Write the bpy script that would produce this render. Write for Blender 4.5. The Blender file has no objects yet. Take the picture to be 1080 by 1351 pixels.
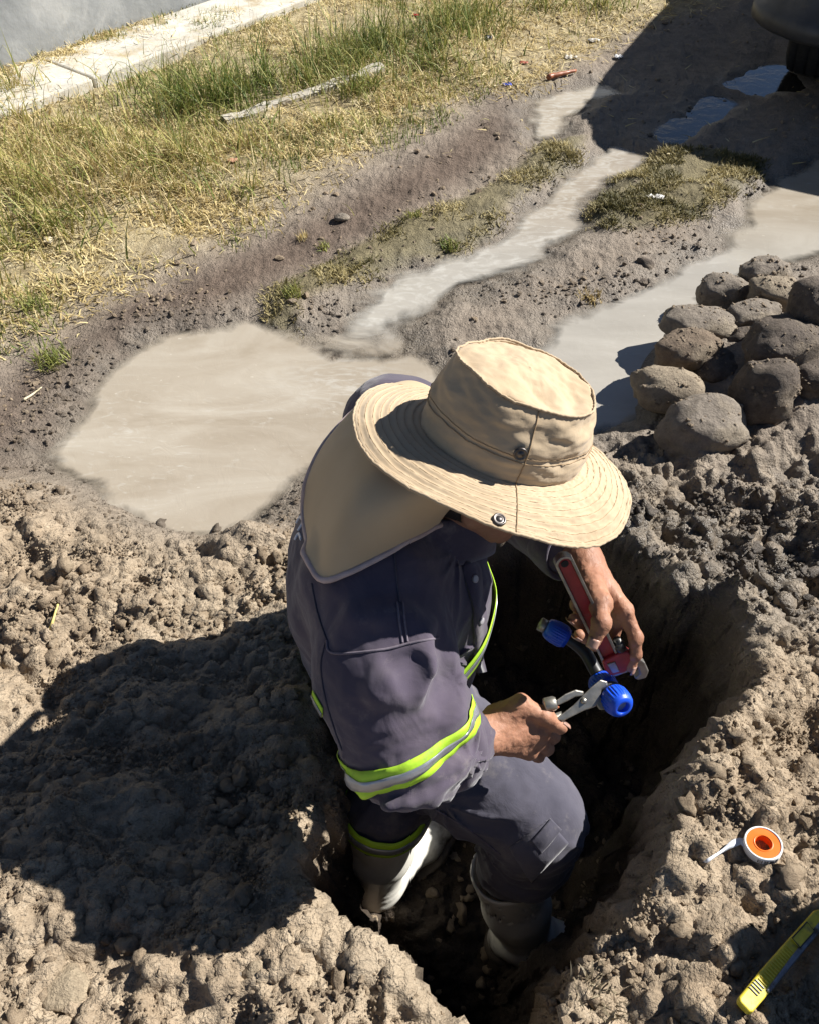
import bpy, bmesh, math, random
import numpy as np
from mathutils import Vector, Matrix
random.seed(7)
RNG = np.random.default_rng(11)
SC = bpy.context.scene
COL = SC.collection
rad = math.radians

# ------------------------------------------------------------------ camera
CAM_Z, PITCH, FPX, PW, PH = 1.4, rad(48.0), 1083.0, 1080.0, 1351.0
cam_d = bpy.data.cameras.new('camera')
cam_d.sensor_fit = 'HORIZONTAL'; cam_d.sensor_width = 36.0
cam_d.lens = 36.0 * FPX / PW
cam_d.clip_start = 0.02; cam_d.clip_end = 500
cam = bpy.data.objects.new('camera', cam_d); COL.objects.link(cam)
cam.location = (0, 0, CAM_Z); cam.rotation_euler = (math.pi/2 - PITCH, 0, 0)
SC.camera = cam

# ------------------------------------------------------------------ sky, sun, exposure
SUN_EL = rad(38.5)
SUN_H = np.array([0.925, 0.38]); SUN_H = SUN_H/np.linalg.norm(SUN_H)     # horizontal direction TOWARDS the sun
w = bpy.data.worlds.new('World'); SC.world = w; w.use_nodes = True
nt = w.node_tree; bg = nt.nodes['Background']
sky = nt.nodes.new('ShaderNodeTexSky'); sky.sky_type = 'NISHITA'; sky.sun_disc = False
sky.sun_elevation = SUN_EL; sky.sun_rotation = math.atan2(SUN_H[0], SUN_H[1])
sky.altitude = 2600; sky.air_density = 0.75; sky.dust_density = 0.15
nt.links.new(sky.outputs['Color'], bg.inputs['Color']); bg.inputs['Strength'].default_value = 0.05
sl = bpy.data.lights.new('sun', 'SUN'); sl.energy = 5.0; sl.angle = rad(0.53); sl.color = (1.0, 0.965, 0.91)
sun = bpy.data.objects.new('sun', sl); COL.objects.link(sun)
tosun = Vector((SUN_H[0]*math.cos(SUN_EL), SUN_H[1]*math.cos(SUN_EL), math.sin(SUN_EL)))
sun.rotation_euler = tosun.to_track_quat('Z', 'Y').to_euler(); sun.location = tosun*30
vs = SC.view_settings; vs.view_transform = 'Standard'; vs.look = 'None'; vs.gamma = 1.0
vs.use_curve_mapping = False; vs.exposure = 1.0
SC.render.engine = 'CYCLES'
SC.cycles.use_denoising = True
SC.cycles.max_bounces = 4; SC.cycles.glossy_bounces = 2; SC.cycles.transmission_bounces = 2; SC.cycles.caustics_reflective = False; SC.cycles.caustics_refractive = False

# ------------------------------------------------------------------ pixel helpers (pixels of the 1080x1351 photograph)
CF = np.array([0, math.cos(PITCH), -math.sin(PITCH)]); CU = np.array([0, math.sin(PITCH), math.cos(PITCH)])
CR = np.array([1.0, 0, 0]); CO = np.array([0, 0, CAM_Z])
def ray(px, py): return CF + CR*((px-540.0)/FPX) - CU*((py-675.5)/FPX)
def P(px, py, d): return CO + d*ray(px, py)
def G(px, py, z=0.0):
    r = ray(px, py); return CO + r*((z-CAM_Z)/r[2])
def GP(pts, z=0.0): return np.array([G(a, b, z)[:2] for a, b in pts])

# ------------------------------------------------------------------ noise (numpy)
_GR = np.array([[1,1,0],[-1,1,0],[1,-1,0],[-1,-1,0],[1,0,1],[-1,0,1],[1,0,-1],[-1,0,-1],
                [0,1,1],[0,-1,1],[0,1,-1],[0,-1,-1],[1,1,0],[-1,1,0],[0,-1,1],[0,-1,-1]], np.float32)
def _hash(i, j, k):
    h = (i.astype(np.uint32)*np.uint32(374761393) + j.astype(np.uint32)*np.uint32(668265263)
         + k.astype(np.uint32)*np.uint32(2147483647 - 15485863))
    h = (h ^ (h >> np.uint32(13)))*np.uint32(1274126177)
    return h ^ (h >> np.uint32(16))
def pnoise(p, s=1.0, seed=0):
    p = np.asarray(p, np.float32)*np.float32(s) + np.float32(seed*17.31)
    i = np.floor(p).astype(np.int32); f = p - i
    u = f*f*f*(f*(f*6-15)+10)
    out = 0
    for dx in (0, 1):
        wx = u[:,0] if dx else 1-u[:,0]
        for dy in (0, 1):
            wy = u[:,1] if dy else 1-u[:,1]
            for dz in (0, 1):
                wz = u[:,2] if dz else 1-u[:,2]
                g = _GR[_hash(i[:,0]+dx, i[:,1]+dy, i[:,2]+dz) & np.uint32(15)]
                out = out + wx*wy*wz*(g[:,0]*(f[:,0]-dx)+g[:,1]*(f[:,1]-dy)+g[:,2]*(f[:,2]-dz))
    return out
def fbm(p, s, octv=4, seed=0, gain=0.5):
    a, t = 1.0, 0.0
    for o in range(octv):
        t = t + a*pnoise(p, s*2**o, seed+o*3); a *= gain
    return t
def worley2(x, y, cell, seed=0):
    """F1 distance (in cells) and the hash of the nearest cell"""
    X = x/cell; Y = y/cell; i = np.floor(X).astype(np.int32); j = np.floor(Y).astype(np.int32)
    best = np.full(x.shape, 9.0); idh = np.zeros(x.shape)
    sd = np.full_like(i, seed)
    for dx in (-1, 0, 1):
        for dy in (-1, 0, 1):
            h = _hash(i+dx, j+dy, sd)
            ox = (h & np.uint32(1023))/1023.0; oy = ((h >> np.uint32(10)) & np.uint32(1023))/1023.0
            d = np.hypot(i+dx+ox-X, j+dy+oy-Y)
            m = d < best; best = np.where(m, d, best); idh = np.where(m, ((h >> np.uint32(20)) & np.uint32(1023))/1023.0, idh)
    return best, idh
def sstep(a, b, x):
    t = np.clip((x-a)/(b-a), 0, 1); return t*t*(3-2*t)
def polysd(x, y, poly):
    """signed distance to a polygon, negative inside"""
    poly = np.asarray(poly, float); d = np.full(np.shape(x), 1e9); ins = np.zeros(np.shape(x), bool)
    n = len(poly)
    for a in range(n):
        ax, ay = poly[a]; bx, by = poly[(a+1) % n]; ex, ey = bx-ax, by-ay
        t = np.clip(((x-ax)*ex+(y-ay)*ey)/(ex*ex+ey*ey+1e-12), 0, 1)
        d = np.minimum(d, (x-ax-t*ex)**2+(y-ay-t*ey)**2)
        c = (ay > y) != (by > y)
        ins ^= c & (x < (bx-ax)*(y-ay)/(by-ay+1e-12)+ax)
    d = np.sqrt(d); return np.where(ins, -d, d)
def linesd(x, y, pts):
    d = np.full(np.shape(x), 1e9)
    for a in range(len(pts)-1):
        ax, ay = pts[a]; bx, by = pts[a+1]; ex, ey = bx-ax, by-ay
        t = np.clip(((x-ax)*ex+(y-ay)*ey)/(ex*ex+ey*ey+1e-12), 0, 1)
        d = np.minimum(d, np.hypot(x-ax-t*ex, y-ay-t*ey))
    return d

# ------------------------------------------------------------------ objects
def tag(o, label=None, cat=None, group=None, kind=None):
    if label: o['label'] = label
    if cat: o['category'] = cat
    if group: o['group'] = group
    if kind: o['kind'] = kind
    return o
def empty(name, loc, label, cat, group=None):
    o = bpy.data.objects.new(name, None); COL.objects.link(o); o.location = Vector(loc); o.empty_display_size = 0.05
    return tag(o, label, cat, group)
def wloc(o):
    v = Vector((0, 0, 0))
    while o is not None: v += o.location; o = o.parent
    return np.array(v)
def mesh_obj(name, verts, faces, mat=None, parent=None, smooth=True, origin=None, tris=False):
    """verts in WORLD coordinates; the object's origin is its parent's, or `origin`"""
    v = np.asarray(verts, float)
    if parent is not None: org = wloc(parent)
    elif origin is not None: org = np.asarray(origin, float)
    else: org = np.zeros(3)
    me = bpy.data.meshes.new(name)
    v = v - org
    if isinstance(faces, np.ndarray):
        n, k = faces.shape
        me.vertices.add(len(v)); me.vertices.foreach_set('co', v.astype(np.float32).ravel())
        me.loops.add(n*k); me.loops.foreach_set('vertex_index', faces.astype(np.int32).ravel())
        me.polygons.add(n); me.polygons.foreach_set('loop_start', np.arange(n, dtype=np.int32)*k)
        me.update(calc_edges=True); me.validate()
    else:
        me.from_pydata([tuple(a) for a in v], [], faces); me.update()
    me.polygons.foreach_set('use_smooth', np.full(len(me.polygons), smooth))
    if mat: me.materials.append(mat)
    o = bpy.data.objects.new(name, me); COL.objects.link(o)
    if parent is not None: o.parent = parent
    elif origin is not None: o.location = Vector(org)
    return o
def bevel(o, w, seg=2, ang=35):
    m = o.modifiers.new('bevel', 'BEVEL'); m.width = w; m.segments = seg; m.limit_method = 'ANGLE'; m.angle_limit = rad(ang)
    return o
def solid(o, t, off=0.0):
    m = o.modifiers.new('solid', 'SOLIDIFY'); m.thickness = t; m.offset = off; return o
def subsurf(o, n=1):
    m = o.modifiers.new('sub', 'SUBSURF'); m.levels = n; m.render_levels = n; return o
def nrm(v): v = np.asarray(v, float); return v/np.linalg.norm(v)
def frame(z, x=None):
    z = nrm(z); x = np.array([1., 0, 0]) if x is None else np.asarray(x, float)
    if abs(np.dot(nrm(x), z)) > 0.97: x = np.array([0, 1., 0])
    x = nrm(x - z*np.dot(x, z)); return np.array([x, np.cross(z, x), z])      # rows are the axes
class MB:
    def __init__(s): s.v = []; s.f = []
    def add(s, v, f):
        b = len(s.v); s.v += [np.asarray(a, float) for a in v]; s.f += [tuple(i+b for i in q) for q in f]; return s
    def box(s, c, size, R=None):
        R = np.eye(3) if R is None else R; h = np.array(size)/2
        v = [np.asarray(c)+R.T@(h*np.array(k)) for k in ((-1,-1,-1),(1,-1,-1),(1,1,-1),(-1,1,-1),(-1,-1,1),(1,-1,1),(1,1,1),(-1,1,1))]
        return s.add(v, [(3,2,1,0),(4,5,6,7),(0,1,5,4),(1,2,6,5),(2,3,7,6),(3,0,4,7)])
    def lathe(s, prof, o, axis, n=24, xdir=None, wob=None, caps=True):
        """prof: list of (r, h) along axis"""
        R = frame(axis, xdir); v = []; f = []
        for r, h in prof:
            for k in range(n):
                a = 2*math.pi*k/n; rr = r*(wob(a, h) if wob else 1)
                v.append(np.asarray(o)+R.T@np.array([rr*math.cos(a), rr*math.sin(a), h]))
        for i in range(len(prof)-1):
            for k in range(n):
                k2 = (k+1) % n; f.append((i*n+k, i*n+k2, (i+1)*n+k2, (i+1)*n+k))
        if caps and prof[0][0] > 1e-6: f.append(tuple(range(n-1, -1, -1)))
        if caps and prof[-1][0] > 1e-6: f.append(tuple((len(prof)-1)*n+k for k in range(n)))
        return s.add(v, f)
    def tube(s, pts, r, n=10, cap=True):
        pts = np.asarray(pts, float); m = len(pts); r = np.broadcast_to(np.asarray(r, float), (m,))
        T = np.gradient(pts, axis=0); T /= np.linalg.norm(T, axis=1)[:, None]+1e-12
        u = frame(T[0])[0]; v = []; f = []
        for i in range(m):
            u = u-T[i]*np.dot(u, T[i]); u = nrm(u); b = np.cross(T[i], u)
            for k in range(n):
                a = 2*math.pi*k/n; v.append(pts[i]+r[i]*(math.cos(a)*u+math.sin(a)*b))
        for i in range(m-1):
            for k in range(n):
                k2 = (k+1) % n; f.append((i*n+k, i*n+k2, (i+1)*n+k2, (i+1)*n+k))
        if cap: f.append(tuple(range(n-1, -1, -1))); f.append(tuple((m-1)*n+k for k in range(n)))
        return s.add(v, f)
    def prism(s, poly3, thick, nrmv):
        """polygon of 3-D points (about planar), extruded by +-thick/2 along nrmv"""
        p = [np.asarray(a, float) for a in poly3]; n = len(p); t = np.asarray(nrmv)*thick/2
        v = [a+t for a in p]+[a-t for a in p]
        ar = sum(np.cross(p[i]-p[0], p[(i+1) % n]-p[0]) for i in range(n))
        fl = np.dot(ar, nrmv) < 0
        f = [tuple(range(n)), tuple(range(2*n-1, n-1, -1))]+[(i, i+n, (i+1) % n+n, (i+1) % n) for i in range(n)]
        if fl: f = [tuple(reversed(q)) for q in f]
        return s.add(v, f)
    def build(s, name, mat, parent=None, smooth=False, origin=None):
        return mesh_obj(name, np.array(s.v), s.f, mat, parent, smooth, origin)
def spline(pts, n=24):
    pts = np.asarray(pts, float); m = len(pts); out = []
    for t in np.linspace(0, m-1, n):
        i = min(int(t), m-2); u = t-i
        p0, p1, p2, p3 = pts[max(i-1, 0)], pts[i], pts[i+1], pts[min(i+2, m-1)]
        out.append(0.5*((2*p1)+(-p0+p2)*u+(2*p0-5*p1+4*p2-p3)*u*u+(-p0+3*p1-3*p2+p3)*u**3))
    return np.array(out)

# ------------------------------------------------------------------ materials
class NT:
    def __init__(s, name):
        s.m = bpy.data.materials.new(name); s.m.use_nodes = True; s.t = s.m.node_tree
        s.b = s.t.nodes['Principled BSDF']; s._co = None
    def n(s, typ, **k):
        x = s.t.nodes.new(typ)
        for a, v in k.items(): setattr(x, a, v)
        return x
    def link(s, a, b): s.t.links.new(a, b)
    def co(s):
        if s._co is None: s._co = s.n('ShaderNodeTexCoord').outputs['Object']
        return s._co
    def noise(s, scale, detail=4, rough=0.55, dist=0.0, vec=None):
        x = s.n('ShaderNodeTexNoise'); x.inputs['Scale'].default_value = scale; x.inputs['Detail'].default_value = detail
        x.inputs['Roughness'].default_value = rough; x.inputs['Distortion'].default_value = dist
        s.link(vec if vec is not None else s.co(), x.inputs['Vector']); return x.outputs['Fac']
    def vor(s, scale, feature='F1', out='Distance'):
        x = s.n('ShaderNodeTexVoronoi'); x.feature = feature; x.inputs['Scale'].default_value = scale
        s.link(s.co(), x.inputs['Vector']); return x.outputs[out]
    def attr(s, name):
        x = s.n('ShaderNodeAttribute'); x.attribute_name = name; return x.outputs['Fac']
    def ramp(s, fac, stops):
        x = s.n('ShaderNodeValToRGB'); e = x.color_ramp.elements
        while len(e) < len(stops): e.new(0.5)
        for el, (p, c) in zip(e, stops):
            el.position = p; el.color = (*c, 1) if not np.isscalar(c) else (c, c, c, 1)
        s.link(fac, x.inputs['Fac']); return x.outputs['Color']
    def mix(s, fac, a, b, blend='MIX'):
        x = s.n('ShaderNodeMix'); x.data_type = 'RGBA'; x.blend_type = blend
        for sock, val in ((x.inputs[0], fac), (x.inputs[6], a), (x.inputs[7], b)):
            if hasattr(val, 'is_linked'): s.link(val, sock)
            elif np.isscalar(val): sock.default_value = val
            else: sock.default_value = (*val, 1)
        return x.outputs[2]
    def math(s, op, a, b=0.0, clamp=False):
        x = s.n('ShaderNodeMath'); x.operation = op; x.use_clamp = clamp
        for sock, val in ((x.inputs[0], a), (x.inputs[1], b)):
            if hasattr(val, 'is_linked'): s.link(val, sock)
            else: sock.default_value = val
        return x.outputs[0]
    def set(s, **k):
        for a, v in k.items():
            sock = s.b.inputs[{'col': 'Base Color', 'rough': 'Roughness', 'metal': 'Metallic', 'spec': 'Specular IOR Level',
                               'sheen': 'Sheen Weight', 'coat': 'Coat Weight', 'sss': 'Subsurface Weight', 'trans': 'Transmission Weight'}[a]]
            if hasattr(v, 'is_linked'): s.link(v, sock)
            elif np.isscalar(v): sock.default_value = v
            else: sock.default_value = (*v, 1)
        return s
    def bump(s, h, strength=0.4, dist=0.01, prev=None):
        x = s.n('ShaderNodeBump'); x.inputs['Strength'].default_value = strength; x.inputs['Distance'].default_value = dist
        s.link(h, x.inputs['Height'])
        if prev is not None: s.link(prev, x.inputs['Normal'])
        s.link(x.outputs['Normal'], s.b.inputs['Normal']); return x.outputs['Normal']

def simple_mat(name, col, rough=0.5, metal=0.0, var=0.15, scale=60, bump=0.15, dist=0.001, dirt=None, dirt_amt=0.45):
    t = NT(name); nz = t.noise(scale, 5)
    c0 = tuple(np.clip(np.array(col)*(1-var), 0, 1)); c1 = tuple(np.clip(np.array(col)*(1+var), 0, 1))
    c = t.ramp(nz, [(0.3, c0), (0.7, c1)])
    r = t.ramp(t.noise(scale*0.7, 4), [(0.3, max(rough-0.12, 0.02)), (0.7, min(rough+0.12, 1))])
    if dirt is not None:
        f = t.ramp(t.noise(scale*0.6, 6, 0.7), [(dirt_amt, 0.0), (min(dirt_amt+0.16, 1), 1.0)])
        c = t.mix(f, c, dirt); r = t.mix(f, r, (0.9, 0.9, 0.9))
    t.set(col=c, rough=r, metal=metal)
    t.bump(t.noise(scale*4, 4), bump, dist)
    return t.m
# =================================================================== GROUND
HOLE = np.array([G(*q)[:2] for q in [
    (418,880,.12),(415,940,.12),(415,1010,.12),(410,1075,.12),(392,1120,.13),(386,1165,.15),(425,1206,.17),(498,1243,.18),(560,1296,.18),(625,1362,.18),
    (640,1480,.18),(700,1480,.18),(722,1362,.2),(742,1300,.2),(790,1238,.2),(845,1190,.22),(885,1120,.22),(905,1050,.2),(912,1000,.18),
    (960,955,.15),(1000,900,.12),(985,845,.1),(960,800,.09),(890,775,.08),(860,735,.06),(790,690,.05),(700,670,.04),(560,690,.05),(470,780,.08)]])
FLOOR_Z = -0.49
PUD_A = GP([(66,598),(110,545),(140,500),(175,462),(235,440),(330,430),(395,448),(440,470),(500,466),(545,462),(575,490),(600,560),(520,600),(400,610),(372,640),(345,662),(300,690),(240,706),(180,690),(140,660),(128,632)])
PUD_J = GP([(380,446),(430,430),(470,404),(500,395),(540,400),(520,425),(560,452),(520,475),(450,478)])
PUD_S = GP([(470,425),(480,398),(540,362),(610,335),(655,322),(690,285),(725,262),(760,225),(815,195),(842,205),(820,225),(770,250),(750,285),(772,298),(715,318),(690,345),(640,362),(580,385),(540,410),(500,432)])
PUD_B = GP([(735,430),(800,400),(860,372),(920,350),(968,330),(985,300),(1000,270),(1040,235),(1100,200),(1190,170),(1220,250),(1120,320),(1060,328),(1010,342),(985,352),(955,362),(925,382),(905,420),(890,470),(875,520),(850,560),(800,560),(740,560),(690,500)])
PUD_C = GP([(868,186),(880,172),(905,150),(940,128),(955,134),(948,152),(915,170),(890,186)])
PUD_D = GP([(965,110),(985,92),(1040,85),(1060,110),(1010,122)])
PUD_E = GP([(712,178),(712,128),(760,118),(800,112),(812,118),(780,128),(745,150),(735,172)])
TRACK = GP([(0,600),(60,520),(120,470),(180,430),(260,395),(360,345),(450,300),(520,262),(600,215),(660,170),(720,130)])
BANKLINE = GP([(-400,640),(0,500),(90,460),(180,415),(270,368),(350,325),(440,268),(520,222),(600,178),(660,130),(740,70),(860,15)])
MIDGRASS = GP([(358,384),(420,352),(500,310),(545,285),(610,262),(680,222),(720,185),(775,180),(760,215),(715,245),(675,270),(650,310),(600,335),(545,345),(480,372),(400,400),(385,440),(340,428)])
RGRASS = GP([(770,290),(800,240),(850,205),(900,196),(950,200),(1010,215),(1000,235),(965,262),(930,285),(880,300),(800,305)])
VERGE = GP([(560,60),(640,10),(760,-10),(960,-12),(940,4),(840,34),(745,85),(700,125),(640,118),(600,110)])
BN = nrm(np.array([0.785, -0.62])); BU = nrm(np.array([0.62, 0.785]))       # normal of the wall towards the road / along the road
WALL0 = G(0, 92, .080)[:2]
def bankside(x, y):
    """distance behind the bank line (positive towards the wall)"""
    p = BANKLINE; xx = x*BU[0]+y*BU[1]; t = p@BU; off = p@(-BN); o = np.argsort(t)
    return (x*(-BN[0])+y*(-BN[1])) - np.interp(xx, t[o], off[o])
def hole_sd(x, y):
    q = np.stack([x, y, np.zeros_like(x)], 1)
    wob = 0.020*pnoise(q, 9, 3)+0.012*pnoise(q, 24, 4)+0.006*pnoise(q, 60, 8)
    return polysd(x, y, HOLE)+wob
def ground(x, y, fine=True):
    """height and masks of the ground at points x, y"""
    x = np.asarray(x, float); y = np.asarray(y, float)
    q = np.stack([x, y, np.zeros_like(x)], 1)
    n1 = fbm(q, 1.3, 3, 1); n2 = fbm(q, 6, 3, 5); n3 = fbm(q, 26, 3, 9)
    near = np.hypot(x, y-0.6) < 3.0
    hs = hole_sd(x, y)
    bs = bankside(x, y)
    pa = polysd(x, y, PUD_A); ps = polysd(x, y, PUD_S); pb = polysd(x, y, PUD_B)
    pc = np.minimum(polysd(x, y, PUD_C)+0.02, np.minimum(polysd(x, y, PUD_D)+0.04, polysd(x, y, PUD_E)+0.0))
    pj = polysd(x, y, PUD_J)+0.02
    wat = np.minimum(np.minimum(np.minimum(pa, pj), ps), np.minimum(pb, pc)) + 0.035*n2 + 0.009*n3
    # spoil round the hole
    left = sstep(0.30, -0.25, x)
    edge = np.where(x < 0, 1.27+0.16*sstep(-0.4, -1.0, x), 1.27+0.20*sstep(0.22, 0.5, x))
    spoil = sstep(edge+0.03, edge-0.30, y + 0.05*n1 + 0.03*n2)
    hl = 0.10 + 0.10*sstep(0.9, 0.35, y) ; hr = 0.035 + 0.20*sstep(1.15, 0.45, y)
    z = 0.012*n1 + spoil*(left*hl + (1-left)*hr)
    z += spoil*(0.030*n1 + 0.030*n2)
    # grassy bank and the mud of the lane
    bank = sstep(0, 0.35, bs)
    z += bank*(0.03+0.03*n1+0.012*n2) + sstep(0.9, 2.2, bs)*0.03
    z += (1-bank)*(1-spoil)*(0.010*n2+0.007*np.abs(n3)+0.008*np.abs(fbm(q, 40, 2, 62))*(n2 > 0))
    mg = sstep(0.04, -0.06, np.minimum(polysd(x, y, MIDGRASS), polysd(x, y, RGRASS)))
    z += mg*0.018
    # water hollows
    z = np.where(spoil > 0.6, z, z + sstep(0.06, 0.0, wat)*0 )
    wm = sstep(0.12, -0.05, wat)*(1-spoil)
    z = z*(1-wm) + wm*(-0.035) + (1-wm)*sstep(0.25, 0.03, wat)*(1-spoil)*0.004
    # stone pile sits on a small mound
    pile = np.exp(-(((x-1.03)/0.33)**2+((y-1.66)/0.30)**2)); z += 0.13*pile
    # rut of wet mud in front of the stones
    # dips in the right-hand spoil
    z -= 0.055*np.exp(-(((x-0.62)/0.11)**2+((y-0.60)/0.07)**2))
    z += 0.05*np.exp(-(((x-0.47)/0.06)**2+((y-0.62)/0.05)**2))
    z += 0.045*np.exp(-(((x-0.80)/0.07)**2+((y-0.63)/0.10)**2))
    # churned wet mud between the hole and the stones
    ch = sstep(0.30, 0.45, x)*sstep(0.80, 0.95, y)*sstep(1.55, 1.40, y); z += ch*(0.030*n2+0.022*n3+0.020*np.abs(fbm(q, 15, 3, 63)))
    # ridge pit left: lumps of spoil by the puddle
    z += 0.05*np.exp(-(((x+0.33)/0.07)**2+((y-1.12)/0.05)**2)) + 0.06*np.exp(-(((x+0.17)/0.06)**2+((y-1.18)/0.06)**2))
    z += 0.05*np.exp(-(((x-0.48)/0.10)**2+((y-1.18)/0.08)**2))
    # crumbs and clods in the spoil
    crumb = spoil*sstep(-0.02, 0.05, hs)
    if fine:
        mk = np.clip(0.5+1.8*n2+0.4*n1, 0, 1)
        for cell, amp, sd in ((0.021, 0.0042, 3), (0.0115, 0.0045, 4)):
            wx = x+0.35*cell*n3; wy = y+0.35*cell*n2
            f1, hid = worley2(wx, wy, cell, sd)
            r = 0.35+0.5*hid
            b = np.clip(np.sqrt(np.clip(1-(f1/r)**2, 0, 1))*1.25, 0, 0.85)*(0.30+0.70*hid)*(1+0.9*n3)
            z += amp*b*(crumb*mk*1.0 + 0.12*(1-spoil)*(1-wm)*(1-bank))
    z += crumb*(0.028*(0.35-np.abs(fbm(q, 8, 3, 65)))+0.016*(0.3-np.abs(fbm(q, 22, 3, 67)))+0.009*fbm(q, 45, 3, 69, 0.7))
    # the hole
    jag = 0.03*n3
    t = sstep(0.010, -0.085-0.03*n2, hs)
    wallz = FLOOR_Z + 0.05*n2+0.02*n3 + 0.06*np.exp(-(((x-0.02)/0.1)**2+((y-0.45)/0.12)**2))
    z = z*(1-t) + t*wallz
    lip = sstep(0.05, 0.01, np.abs(hs-0.02)); z += lip*0.012*(1-t)
    zl = 0.15-0.8*np.clip(x+0.2, 0, 1)+0.02*n3+0.02*n2; lm = sstep(0.48, 0.54, y)*sstep(0.70, 0.62, y)*sstep(-0.100, -0.122, x)*sstep(-.30, -.22, x)
    z = np.maximum(z, zl*lm+z*(1-lm)); t = t*(1-lm)
    masks = dict(wet=np.clip(sstep(0.22, 0.0, wat)*(1-spoil*0.85) + (1-left)*spoil*sstep(0.72, 0.98, y)*1.0, 0, 1),
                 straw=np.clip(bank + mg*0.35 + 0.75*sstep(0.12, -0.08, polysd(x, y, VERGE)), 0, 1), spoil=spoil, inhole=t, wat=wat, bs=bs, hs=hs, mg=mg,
                 track=sstep(0.2, 0.02, linesd(x, y, TRACK))*(1-spoil))
    return z, masks
def GH(px, py, lift=0.0):
    """where the sight line through a photograph pixel meets the soil"""
    r = ray(px, py); t = np.linspace(0.8, 6.5, 90); q = CO+r*t[:, None]; k = np.argmax(q[:, 2] < ground(q[:, 0], q[:, 1], True)[0])
    t = np.linspace(t[k-1], t[k], 60); q = CO+r*t[:, None]; k = np.argmax(q[:, 2] < ground(q[:, 0], q[:, 1], True)[0])
    q = q[k]; q[2] = gz(q[0], q[1])+lift; return q
def gz(x, y): return float(ground(np.array([x]), np.array([y]), True)[0][0])

def lines(lo, hi, step, out, grow):
    c = list(np.arange(lo, hi, step)); a = [lo]; s = step
    while a[-1] > -out: s *= grow; a.append(a[-1]-s)
    b = [c[-1]]; s = step
    while b[-1] < out: s *= grow; b.append(b[-1]+s)
    return np.array(a[:0:-1]+c+b[1:])
def ladder(spans, out_lo, out_hi, grow):
    c = [spans[0][0]]
    for lo, hi, s0, s1 in spans:
        while c[-1] < hi-1e-9: c.append(c[-1]+s0+(s1-s0)*(c[-1]-lo)/(hi-lo))
    a = [c[0]]; s = spans[0][2]
    while a[-1] > -out_lo: s *= grow; a.append(a[-1]-s)
    s = spans[-1][3]
    while c[-1] < out_hi: s *= grow; c.append(c[-1]+s)
    return np.array(a[:0:-1]+c)
gx = ladder([(-2.3, -0.84, .020, .009), (-0.84, 0.98, .0052, .0052), (0.98, 2.5, .009, .024)], 70, 70, 1.25)
gy = ladder([(0.18, 1.28, .0049, .0049), (1.28, 2.4, .0055, .012), (2.4, 5.2, .012, .035)], 30, 90, 1.2)
gy = gy[(gy > -30)]
XX, YY = np.meshgrid(gx, gy); nx_, ny_ = len(gx), len(gy)
GZ, GM = ground(XX.ravel(), YY.ravel())
GV = np.stack([XX.ravel(), YY.ravel(), GZ], 1)
# crumbly sideways displacement (walls of the hole, lips of the clods)
dz = np.gradient(GZ.reshape(ny_, nx_), gy, axis=0); dx = np.gradient(GZ.reshape(ny_, nx_), gx, axis=1)
nn = np.stack([-dx.ravel(), -dz.ravel(), np.ones(nx_*ny_)], 1); nn /= np.linalg.norm(nn, axis=1)[:, None]
sel = (np.hypot(GV[:,0], GV[:,1]-0.6) < 1.4) & (GM['spoil']+GM['inhole'] > 0.05)
pv = GV[sel]
dsp = 0.026*fbm(pv, 13, 3, 31) + 0.016*np.abs(fbm(pv, 42, 3, 37))
dsp = dsp*(0.25+0.75*(1-nn[sel][:,2]))*(GM['spoil'][sel])
GV[sel] += nn[sel]*dsp[:, None]
ii = np.arange(nx_*ny_).reshape(ny_, nx_)
GF = np.stack([ii[:-1,:-1].ravel(), ii[:-1,1:].ravel(), ii[1:,1:].ravel(), ii[1:,:-1].ravel()], 1)

t = NT('soil'); 
wet, straw, spo, trk = t.attr('wet'), t.attr('straw'), t.attr('spoil'), t.attr('track')
n_a, n_b, n_c = t.noise(3.0, 3, 0.6), t.noise(22, 5, 0.65), t.noise(120, 3, 0.65)
dry = t.ramp(n_b, [(0.25, (0.175, 0.130, 0.086)), (0.5, (0.315, 0.240, 0.162)), (0.75, (0.46, 0.365, 0.255))])
dry = t.mix(t.ramp(n_a, [(0.35, 0.0), (0.7, 0.55)]), dry, (0.36, 0.30, 0.22))
dry = t.mix(t.ramp(n_c, [(0.55, 0.0), (0.75, 0.5)]), dry, (0.45, 0.38, 0.285))
road = t.ramp(n_b, [(0.3, (0.18, 0.145, 0.112)), (0.7, (0.29, 0.24, 0.19))])
redm = t.ramp(n_b, [(0.3, (0.085, 0.060, 0.044)), (0.7, (0.165, 0.122, 0.092))])
strw = t.ramp(n_b, [(0.3, (0.19, 0.145, 0.075)), (0.5, (0.34, 0.275, 0.155)), (0.75, (0.52, 0.445, 0.28))])
c = t.mix(spo, road, dry)
c = t.mix(trk, c, redm)
c = t.mix(straw, c, strw)
wetc = t.ramp(n_b, [(0.3, (0.115, 0.095, 0.073)), (0.7, (0.215, 0.182, 0.142))])
wf = t.math('MULTIPLY', wet, t.ramp(t.noise(9, 5), [(0.3, 0.35), (0.6, 1.0)]), True)
c = t.mix(wf, c, wetc)
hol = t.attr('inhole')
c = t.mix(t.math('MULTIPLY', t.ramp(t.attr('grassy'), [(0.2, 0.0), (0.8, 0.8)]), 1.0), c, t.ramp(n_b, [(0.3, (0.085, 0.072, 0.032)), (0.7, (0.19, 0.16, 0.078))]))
c = t.mix(t.ramp(hol, [(0.05, 0.0), (0.32, 1.0)]), c, t.ramp(n_b, [(0.3, (0.036, 0.026, 0.018)), (0.7, (0.078, 0.058, 0.041))]))  # moist subsoil tone, painted darker still to deepen the shade in the hole
rgh = t.mix(wf, (0.95, 0.95, 0.95), (0.30, 0.30, 0.30))
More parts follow.
